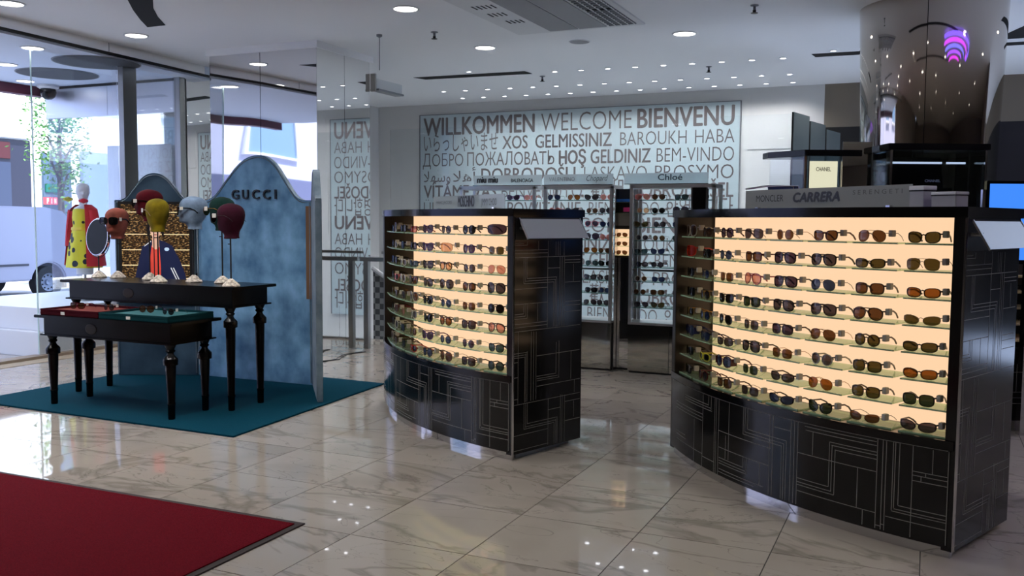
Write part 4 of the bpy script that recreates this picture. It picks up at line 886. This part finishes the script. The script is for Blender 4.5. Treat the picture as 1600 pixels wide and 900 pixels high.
header('pale header sign with serif and script names over the middle bay', -3.485, -2.77, [('VALENTINO', -3.43, -3.16, 1.838, .04, M_INKG, -.006, 0), ('Chopard', -3.04, -2.82, 1.838, .055, M_INK, -.004, .35)])
header('pale header sign with one dark name over the bay beside the column cabinet', -2.66, -1.86, [('Chloé', -2.33, -2.10, 1.838, .055, M_NAVYINK, .03, 0)])

# ------------------------------------------------------------------ right-hand display cases round the column (they face the lens side of the shop, turned 24 degrees)
HY = YAW
def hd(r, d): return (r * cos(HY) - d * sin(HY), r * sin(HY) + d * cos(HY))
x, y = hd(3.31, 7.2)
ca = thing('showcase', 'tall black glazed showcase with silver lettering in front of the steel column', 'showcase', (x, y, 0), HY)
box('base', M_LAM, -.375, .375, 0, .42, .06, .95, ca, .003); box('plinth', M_SATIN, -.36, .36, .03, .4, 0, .06, ca)
box('back', M_BLACK, -.375, .375, .36, .42, .95, 2.02, ca); box('deck', M_BLACKG, -.375, .375, 0, .42, .95, .98, ca); box('top', M_BLACKG, -.4, .39, -.02, .44, 2.02, 2.07, ca, .004)
box('sign_panel', M_BLACKG, -.33, .34, .27, .3, 1.0, 1.98, ca)
text('CHANEL', .015, .14, 1.785, .02, mat('silver_lettering', (236, 238, 242), .5), ca, .266, .05)
for xx in (-.375, .36): box('post', M_CHROME, xx, xx + .015, 0, .015, .98, 2.02, ca)
box('pane', M_GLASS, -.36, .36, .003, .008, .98, 2.02, ca); box('pane', M_GLASS, -.373, -.368, .015, .36, .98, 2.02, ca); box('pane', M_GLASS, .368, .373, .015, .36, .98, 2.02, ca)
for a, b in ((-.3, .14), (.18, .33)): box('light_tube', mat('cool_light_tube', (255, 255, 255), .4, em=(206, 210, 235), ems=1.0), a, b, .25, .262, 1.93, 1.945, ca)
x, y = hd(2.30, 7.45)
cb = thing('showcase', 'low glass showcase with lit peach panel beside the tall black showcase', 'showcase', (x, y, 0), HY)
box('base', M_LAM, -.0, .5, 0, .45, .06, .95, cb); box('plinth', M_SATIN, .02, .48, .03, .43, 0, .06, cb)
MB().prism([(-.17, .30), (.04, -.02), (.50, -.02), (.50, .46), (-.17, .46)], 1.985, 2.035).obj('top', M_BLACKG, cb, bevel=.003)
MB().prism([(-.15, .30), (.05, .0), (.5, 0), (.5, .44), (-.15, .44)], .95, .97).obj('deck', M_BLACKG, cb)
MB().prism([(-.15, .30), (.05, .0), (.056, .003), (-.144, .303)], .97, 1.985).obj('pane', M_GLASST, cb); box('pane', M_GLASS, .06, .34, 0, .006, .97, 1.985, cb)
box('post', mat('brass_edge', (150, 124, 88), .3, .8), .046, .06, -.004, .01, .97, 1.985, cb); box('frame', M_DKWALL, .06, .09, .07, .09, .97, 1.985, cb)
box('lit_panel', mat('lit_cream_panel', (60, 52, 44), .4, em=(255, 232, 196), ems=1.05), .115, .34, .08, .09, 1.3, 1.95, cb); text('CHANEL', .165, .285, 1.87, .032, mat('dark_brown_lettering', (60, 40, 26), .5), cb, .077, .02)
box('shelf', M_SHELFG, -.08, .48, .05, .3, 1.60, 1.606, cb)
box('mirror_side', M_MIRROR, .345, .58, -.012, -.004, .97, 2.10, cb)
# angled counter mirror beside it
x, y = hd(2.06, 6.9)
t = thing('counter_mirror', 'chrome framed leaning counter mirror with blue panel behind the grey brand board', 'mirror', (x, y, 0), HY)
box('pedestal', M_SATIN, -.12, .12, 0, .2, 0, 1.42, t)
MB().loops([[(-.1 + k, -.005, 1.42), (.14 + k, -.005, 1.42), (.09 + k, .09, 1.72), (-.13 + k, .09, 1.72)] for k in (0,)] + [[(-.1, .01, 1.42), (.14, .01, 1.42), (.09, .105, 1.72), (-.13, .105, 1.72)]]).obj('blue_panel', mat('deep_blue_panel', (14, 52, 96), .3), t)
MB().tube([(.15, -.01, 1.42), (.095, .085, 1.725), (-.135, .085, 1.725), (-.3, .085, 1.70)], .008, 6).obj('frame', M_CHROME, t); MB().tube([(.03, -.012, 1.42), (.06, .082, 1.72)], .005, 6).obj('frame', M_CHROME, t)
# dark glass fins behind the showcase
fin = thing('glass_fins', 'receding row of grey glass fins with sloping tops behind the low showcase', 'partition', (-1.36, 10.2, 0))
for k in range(3):
    MB().prism([(.12 * k, .5 * k), (.012 + .12 * k, .5 * k), (.115 + .12 * k, .49 + .5 * k), (.103 + .12 * k, .49 + .5 * k)], 0, 2.62 - .05 * k).obj('fin', mat('smoked_glass', (112, 120, 118), .15, 0, .4), fin)
    box('fin_edge', M_BLACK, .12 * k - .008, .12 * k + .006, .5 * k - .01, .5 * k, 0, 2.62 - .05 * k, fin)
# blue screen and its stand
x, y = hd(3.2, 6.2)
t = thing('monitor', 'flat monitor showing plain bright blue, beside the tall black showcase', 'monitor', (x, y, 1.18), HY)
box('bezel', M_BLACKG, -.02, .78, 0, .04, 0, .56, t, .004); box('screen', mat('blue_screen', (10, 20, 40), .3, em=(64, 136, 250), ems=1.0), .0, .76, -.002, .002, .03, .54, t)
box('stand', M_CHROME, .3, .44, .04, .1, -1.18, .1, t); MB().tube([(-.03, .02, -.3), (-.03, .02, .5)], .02, 8).obj('chrome_pole', M_CHROME, t)
x, y = hd(3.62, 6.35)
t = thing('counter_unit', 'black patterned counter with cream stepped shelves beyond the mirrored end panel', 'counter', (x, y, 0), HY)
box('body', M_LAM, -.22, .7, 0, .5, .08, .58, t); box('plinth', M_SATIN, -.2, .7, .03, .48, 0, .08, t)
ln = MB()
for z in (.2, .24, .28, .42): ln.box(-.22, .7, -.0008, 0, z, z + .003)
for z0, xx in ((.28, -.1), (.28, .2), (.08, .05), (.08, .4)): ln.box(xx, xx + .003, -.0008, 0, z0, z0 + .2)
stuff(ln.obj('inlay_lines', M_INLAY, t))
for k in range(5): box('step_shelf', mat('cream_shelf', (206, 186, 140), .5), -.2, .68, .12 + .06 * k, .5, .62 + .11 * k, .635 + .11 * k, t); 
box('back_board', mat('dark_back_board', (40, 34, 28), .5), -.2, .7, .48, .5, .58, 1.15, t)
rnd = random.Random(5)
for k in range(4):
    for j in range(3):
        sunglasses('square', 'black', 'black', (x + cos(HY) * (-.1 + .25 * j) - sin(HY) * (.15 + .06 * k), y + sin(HY) * (-.1 + .25 * j) + cos(HY) * (.15 + .06 * k), .6355 + .11 * k), HY, f'black square sunglasses, {ORD[j]} along {ORD[k]} step up of the cream stepped shelves', 'sunglasses on the cream steps', tagged=False)

# ------------------------------------------------------------------ cable on the floor
import itertools
cp = [(-5.98, 8.05), (-5.7, 8.1), (-5.45, 7.95), (-5.62, 7.75), (-5.55, 7.5), (-5.35, 7.3), (-5.45, 7.05), (-5.3, 6.85)]
cp = [(-5.62, 8.45), (-5.68, 8.2), (-5.62, 8.0), (-5.55, 7.86), (-5.62, 7.66), (-5.56, 7.4), (-5.5, 7.24), (-5.56, 7.0)]
t = thing('power_cable', 'thin dark cable trailing over the marble behind the folding screen', 'cable')
for k in (0, .035): MB().tube([(x + k, y + k * .4, .005) for x, y in cp], .004, 6).obj('cable', M_BLACK, t, smooth=60)

# ------------------------------------------------------------------ window mannequin
t = thing('mannequin', 'white mannequin in yellow flower-print dress and red coat on the window plinth', 'mannequin', (-8.85, 7.62, .5))
MW = mat('white_mannequin_skin', (220, 220, 226), .35)
MB().lathe([(.14, 0), (.14, .01), (.02, .015), (.015, .3)], 24).obj('stand', M_SATIN, t)
hm = link('head', HEAD_ME, t, (0, 0, 1.125), .9); hm.scale = (.85,) * 3; set_mat(hm, MW)
MB().lathe([(.09, .3), (.1, .6), (.105, .85), (.115, 1.0), (.10, 1.06), (.045, 1.09), (.04, 1.15)], 20, sx=1.2, sy=.8).obj('torso', MW, t, smooth=50)
dm = mat('yellow_print_fabric', (222, 208, 30), .7)
N, L, p = nodes(dm); tc = N.new('ShaderNodeTexCoord'); vo = N.new('ShaderNodeTexVoronoi'); vo.inputs['Scale'].default_value = 9; cr = N.new('ShaderNodeValToRGB'); L.new(tc.outputs['Object'], vo.inputs['Vector']); L.new(vo.outputs['Distance'], cr.inputs[0])
cr.color_ramp.interpolation = 'CONSTANT'; cr.color_ramp.elements[0].color = (*lin((30, 28, 40)), 1); cr.color_ramp.elements[1].position = .33; cr.color_ramp.elements[1].color = (*lin((226, 212, 36)), 1); L.new(cr.outputs[0], p.inputs['Base Color'])
rings = []
for z, r in ((.38, .2), (.6, .175), (.8, .13), (.86, .118), (.95, .125), (1.04, .115), (1.07, .07)):
    rings.append([((r + .012 * sin(a * 7) * max(0, (.86 - z)) * 2) * cos(a) * 1.1, (r + .012 * sin(a * 7) * max(0, (.86 - z)) * 2) * sin(a) * .85, z) for a in [2 * pi * k / 42 for k in range(42)]])
MB().loops(rings).obj('dress', dm, t, smooth=60)
MB().lathe([(.132, .8), (.14, .815), (.136, .84)], 24, sx=1.1, sy=.85).obj('belt', mat('yellow_satin', (236, 204, 30), .35), t)
cm = mat('red_coat_wool', (206, 34, 44), .7)
rings = []
for z, r in ((.4, .235), (.7, .2), (.95, .17), (1.05, .15), (1.1, .09)):
    rings.append([(r * 1.15 * cos(a), r * .95 * sin(a), z) for a in [-.35 + 4.3 * k / 30 for k in range(31)]])
MB().loops(rings, close=False, caps=False).obj('coat', cm, t, (0, 0, 0), -.35, smooth=60)
MB().tube([(.17, -.02, 1.03), (.215, -.03, .85), (.2, -.11, .68)], [.055, .048, .036], 12).obj('sleeve', cm, t, smooth=60); MB().tube([(-.17, .0, 1.03), (-.215, .0, .85), (-.2, -.05, .62)], [.055, .048, .036], 12).obj('sleeve', cm, t, smooth=60)
for x, y, z, c, k in ((-.1, -.12, 1.16, (190, 180, 60), 0), (.12, -.1, 1.14, (206, 40, 60), 1)):
    MB().lathe([(.001, -.03), (.05, -.012), (.055, .01), (.001, .03)], 10, caps=False).obj('flower', mat('silk_flower_%d' % k, c, .6), t, (x, y, z))
fl = thing('flower_spray', 'spray of pink silk flowers inside the shop window by the mullion', 'flowers', (-8.6, 8.05, .5))
MB().tube([(0, 0, 0), (0, .02, .5), (.02, 0, 1.1)], .006, 6).obj('stem', mat('dull_green_stem', (70, 90, 60), .7), fl)
rnd = random.Random(2)
for k in range(16):
    a = rnd.uniform(0, 6.28); MB().add([(.03 * cos(b) * (1 if j % 2 else .5), .03 * sin(b) * (1 if j % 2 else .5), .006 * (j % 2)) for j, b in enumerate([2 * pi * i / 10 for i in range(10)])] + [(0, 0, -.006)], [(i, (i + 1) % 10, 10) for i in range(10)]).obj('blossom', mat('pink_silk', (226, 120, 140), .7), fl, (.14 * cos(a) * rnd.random(), .14 * sin(a) * rnd.random(), 1.0 + rnd.uniform(-.12, .22)))

# ------------------------------------------------------------------ the street
struct(box('pavement', mat('pale_paving', (240, 236, 230), .8), -60, -10.7, -40, 60, -.3, -.05)); struct(box('road', mat('road_asphalt', (156, 158, 164), .9), -19, -12.8, -40, 60, -.06, -.045))
# van
VX, VY = -14.9, 12.75
van = thing('van', 'white delivery van parked in the street outside the entrance', 'van', (VX, VY, -.05))
paint = mat('white_van_paint', (146, 150, 172), .25, 0, .5, coat=.5)
body = [(-4.3, .34), (-4.33, .6), (-4.3, .9), (-4.1, 1.04), (-3.65, 1.2), (-3.2, 1.55), (-2.9, 1.66), (-1.9, 1.7), (-.75, 1.69), (-.38, 1.62), (-.2, 1.45), (-.06, 1.05), (0, .75), (-.01, .34)] + [(-.72 + .36 * cos(a), .3 + .36 * sin(a)) for a in [.12 + (pi - .24) * k / 10 for k in range(11)]] + [(-3.55 + .36 * cos(a), .3 + .36 * sin(a)) for a in [.12 + (pi - .24) * k / 10 for k in range(11)]]
vb = MB(); n = len(body); vb.add([(0, y, z) for y, z in body] + [(-1.75, y, z) for y, z in body], [tuple(range(n)), tuple(range(n, 2 * n))[::-1]] + [(i, n + i, n + (i + 1) % n, (i + 1) % n) for i in range(n)])
vb.obj('body', paint, van, smooth=25, bevel=.03)
dk = mat('van_window_glass', (36, 42, 56), .05, 0, .6)
MB().add([(.004, -2.2, 1.55), (.004, -2.95, 1.52), (.004, -3.5, 1.2), (.004, -2.2, 1.16)], [(0, 1, 2, 3)]).obj('side_window', dk, van)
box('rear_window', dk, -1.5, -.25, -.06, .0, 1.1, 1.42, van, .01, (0, -.03, 0))
box('rub_strip', mat('dark_rub_strip', (52, 56, 70), .5), .002, .022, -2.9, -1.15, .62, .66, van, .004); box('bumper', mat('grey_bumper', (120, 124, 132), .5), -1.75, .01, -.12, .03, .3, .5, van, .02); box('tail_lamp', mat('red_tail_lamp', (170, 30, 34), .2), -.14, .006, -.12, -.01, .8, 1.1, van, .02)
box('mirror_housing', M_BLACK, .0, .16, -3.3, -3.18, 1.1, 1.28, van, .02)
rim = mat('steel_wheel', (126, 136, 156), .5, .3); tyre = mat('tyre_rubber', (30, 32, 38), .8)
for yy in (-.72, -3.55):
    for xx, s in ((-.02, 1), (-1.73, -1)):
        wh = MB().lathe([(.17, -.09), (.29, -.09), (.3, -.05), (.3, .05), (.29, .09), (.17, .09)], 28, caps=False).obj('tyre', tyre, van, (xx - s * .08, yy, .3), smooth=40); wh.rotation_euler = (0, pi / 2 * s, 0)
        MB().lathe([(.001, .07), (.05, .08), (.06, .05), (.15, .06), (.19, .085), (.195, .0), (.001, .0)], 28, caps=False).obj('wheel_disc', rim, wh, smooth=40)
        for k in range(10): MB().lathe([(.016, .0615), (.016, .066)], 8).obj('wheel_hole', M_DARKHOLE, wh, (.125 * cos(k * .628), .125 * sin(k * .628), 0))
# buildings across the street
def building(label, x, y0, y1, z1, m, wins, parts):
    t = thing('building', label, 'building', (x, y0, -.05)); w_ = y1 - y0
    box('wall', m, -3, 0, 0, w_, 0, z1, t)
    for k_, (a, b, c, d, mm, nm) in enumerate(parts): box(nm, mm, -.0, .06 + .03 * k_, a, b, c, d, t, .01)
    for a, b, c, d in wins:
        f = MB(); f.box(0, .1, a - .06, b + .06, c - .06, c); f.box(0, .1, a - .06, b + .06, d, d + .06); f.box(0, .1, a - .06, a, c, d); f.box(0, .1, b, b + .06, c, d)
        fo = f.obj('window', M_WHITE, t); box('pane', mat('building_glass', (104, 134, 168), .1, 0, .6), .0, .03, a, b, c, d, fo)
    return t
slate = mat('slate_shopfront', (26, 30, 50), .5); plaster = mat('pale_plaster', (232, 236, 240), .7)
b1 = building('pale building with a dark slate shopfront and red fascia across the street', -20, 9, 15.76, 9, plaster, [(4.2, 5.3, 4.4, 6.4), (1.2, 2.6, 4.4, 6.4)],
              [(1.2, 6.68, 0, 3.35, slate, 'shopfront'), (3.6, 6.12, 2.88, 3.28, mat('red_fascia_board', (64, 6, 14), .5), 'fascia_board'), (3.4, 6.1, .5, 2.8, mat('dark_shop_glass', (44, 54, 78), .3), 'shop_glass'), (1.2, 6.68, 3.38, 3.5, M_WHITE, 'cornice')])
for k in range(5): box('awning_slat', mat('blue_awning', (48, 108, 190), .5), .1, .6, 4.0, 5.5, 6.5 + .09 * k, 6.55 + .09 * k, b1)
building('long pale lilac building along the street, seen only in the mirrors', -20, -34, 8.8, 7, mat('lilac_plaster', (176, 180, 206), .8), [(4 + 5 * k, 6.4 + 5 * k, 3.6, 5.6) for k in range(7)], [(2, 40, 0, 2.9, mat('grey_lilac_shopfronts', (90, 96, 130), .6), 'shopfront')])
b2 = building('pale building with tall dark shop glass and a teal sign across the street', -20, 15.78, 32, 9, plaster, [(.3, 1.0, 4.4, 6.4), (1.6, 2.6, 4.4, 6.4), (4.2, 5.6, 4.4, 6.4), (7.4, 8.8, 4.4, 6.4), (10.6, 12, 4.4, 6.4)],
              [(.22, 1.05, .2, 3.1, mat('shop_glass_blue', (72, 92, 112), .2), 'shop_glass'), (.27, .74, 2.12, 2.33, mat('teal_sign_board', (14, 96, 84), .5), 'sign_board'), (1.35, 3.4, .2, 3.2, mat('shop_glass_pale', (130, 150, 172), .2), 'shop_glass'), (4.2, 9, .2, 3.2, mat('shop_glass_pale', (130, 150, 172), .2), 'shop_glass')])
def st_text(body_, y0_, y1_, z, cap, m, parent, x=.1):
    me = text_mesh(body_, y0_, y1_, z, cap, .01); me.materials.clear(); me.materials.append(m)
    for v in me.vertices: v.co = Vector((-v.co.y, v.co.x, v.co.z))
    stuff(link('lettering', me, parent, (x, 0, 0)))
for k, ch in enumerate('FIND'):
    bx = box('letter_block', mat('pink_red_block', (196, 70, 84), .5), .05, .15, .22 + k * .105, .22 + k * .105 + .095, 1.82, 2.0, b2)
    me = text_mesh(ch, .22 + k * .105 + (.02 if ch != 'I' else .04), .22 + k * .105 + (.075 if ch != 'I' else .055), 1.85, .12, .03); me.materials.clear(); me.materials.append(M_WHITE)
    for v in me.vertices: v.co = Vector((-v.co.y, v.co.x, v.co.z))
    stuff(link('lettering', me, b2, (.155, 0, 0)))
building('distant pale facade closing the street beyond the tree', -30, 33, 46, 12, plaster, [(2, 3.4, 4, 6), (5, 6.4, 4, 6), (8, 9.4, 4, 6)], [])
# street tree
t = thing('street_tree', 'young green street tree behind the parked van', 'tree', (-16.9, 13.95, -.05))
MB().tube([(0, 0, 0), (.03, .02, 1.2), (-.03, .05, 2.2), (.05, 0, 3.4)], [.09, .075, .06, .03], 10).obj('trunk', mat('tree_bark', (84, 74, 64), .9), t, smooth=60)
rnd = random.Random(9); br = MB(); lf = MB()
for k in range(9):
    a = k * 2.4; z = 1.9 + .2 * k; e = Vector((.5 * cos(a), .5 * sin(a), z + .6)); br.tube([(0, 0, z), (e.x * .5, e.y * .5, z + .5), tuple(e)], [.03, .02, .008], 6)
    for _ in range(150):
        c = Vector((0, 0, z)).lerp(e, rnd.uniform(.35, 1.05)) + Vector((rnd.gauss(0, .17), rnd.gauss(0, .17), rnd.gauss(0, .2)))
        u = Vector((rnd.gauss(0, 1), rnd.gauss(0, 1), rnd.gauss(0, .6))).normalized(); v = u.cross(Vector((rnd.gauss(0, 1), rnd.gauss(0, 1), rnd.gauss(0, 1)))).normalized()
        s = rnd.uniform(.035, .06); lf.add([c - u * s, c + v * s * .5, c + u * s, c - v * s * .5], [(0, 1, 2, 3)])
br.obj('branch', mat('tree_bark', (84, 74, 64), .9), t)
lm = mat('leaf_green', (92, 140, 74), .6); N, L, p = nodes(lm); p.inputs['Transmission Weight'].default_value = 0
stuff(lf.obj('foliage', lm, t))
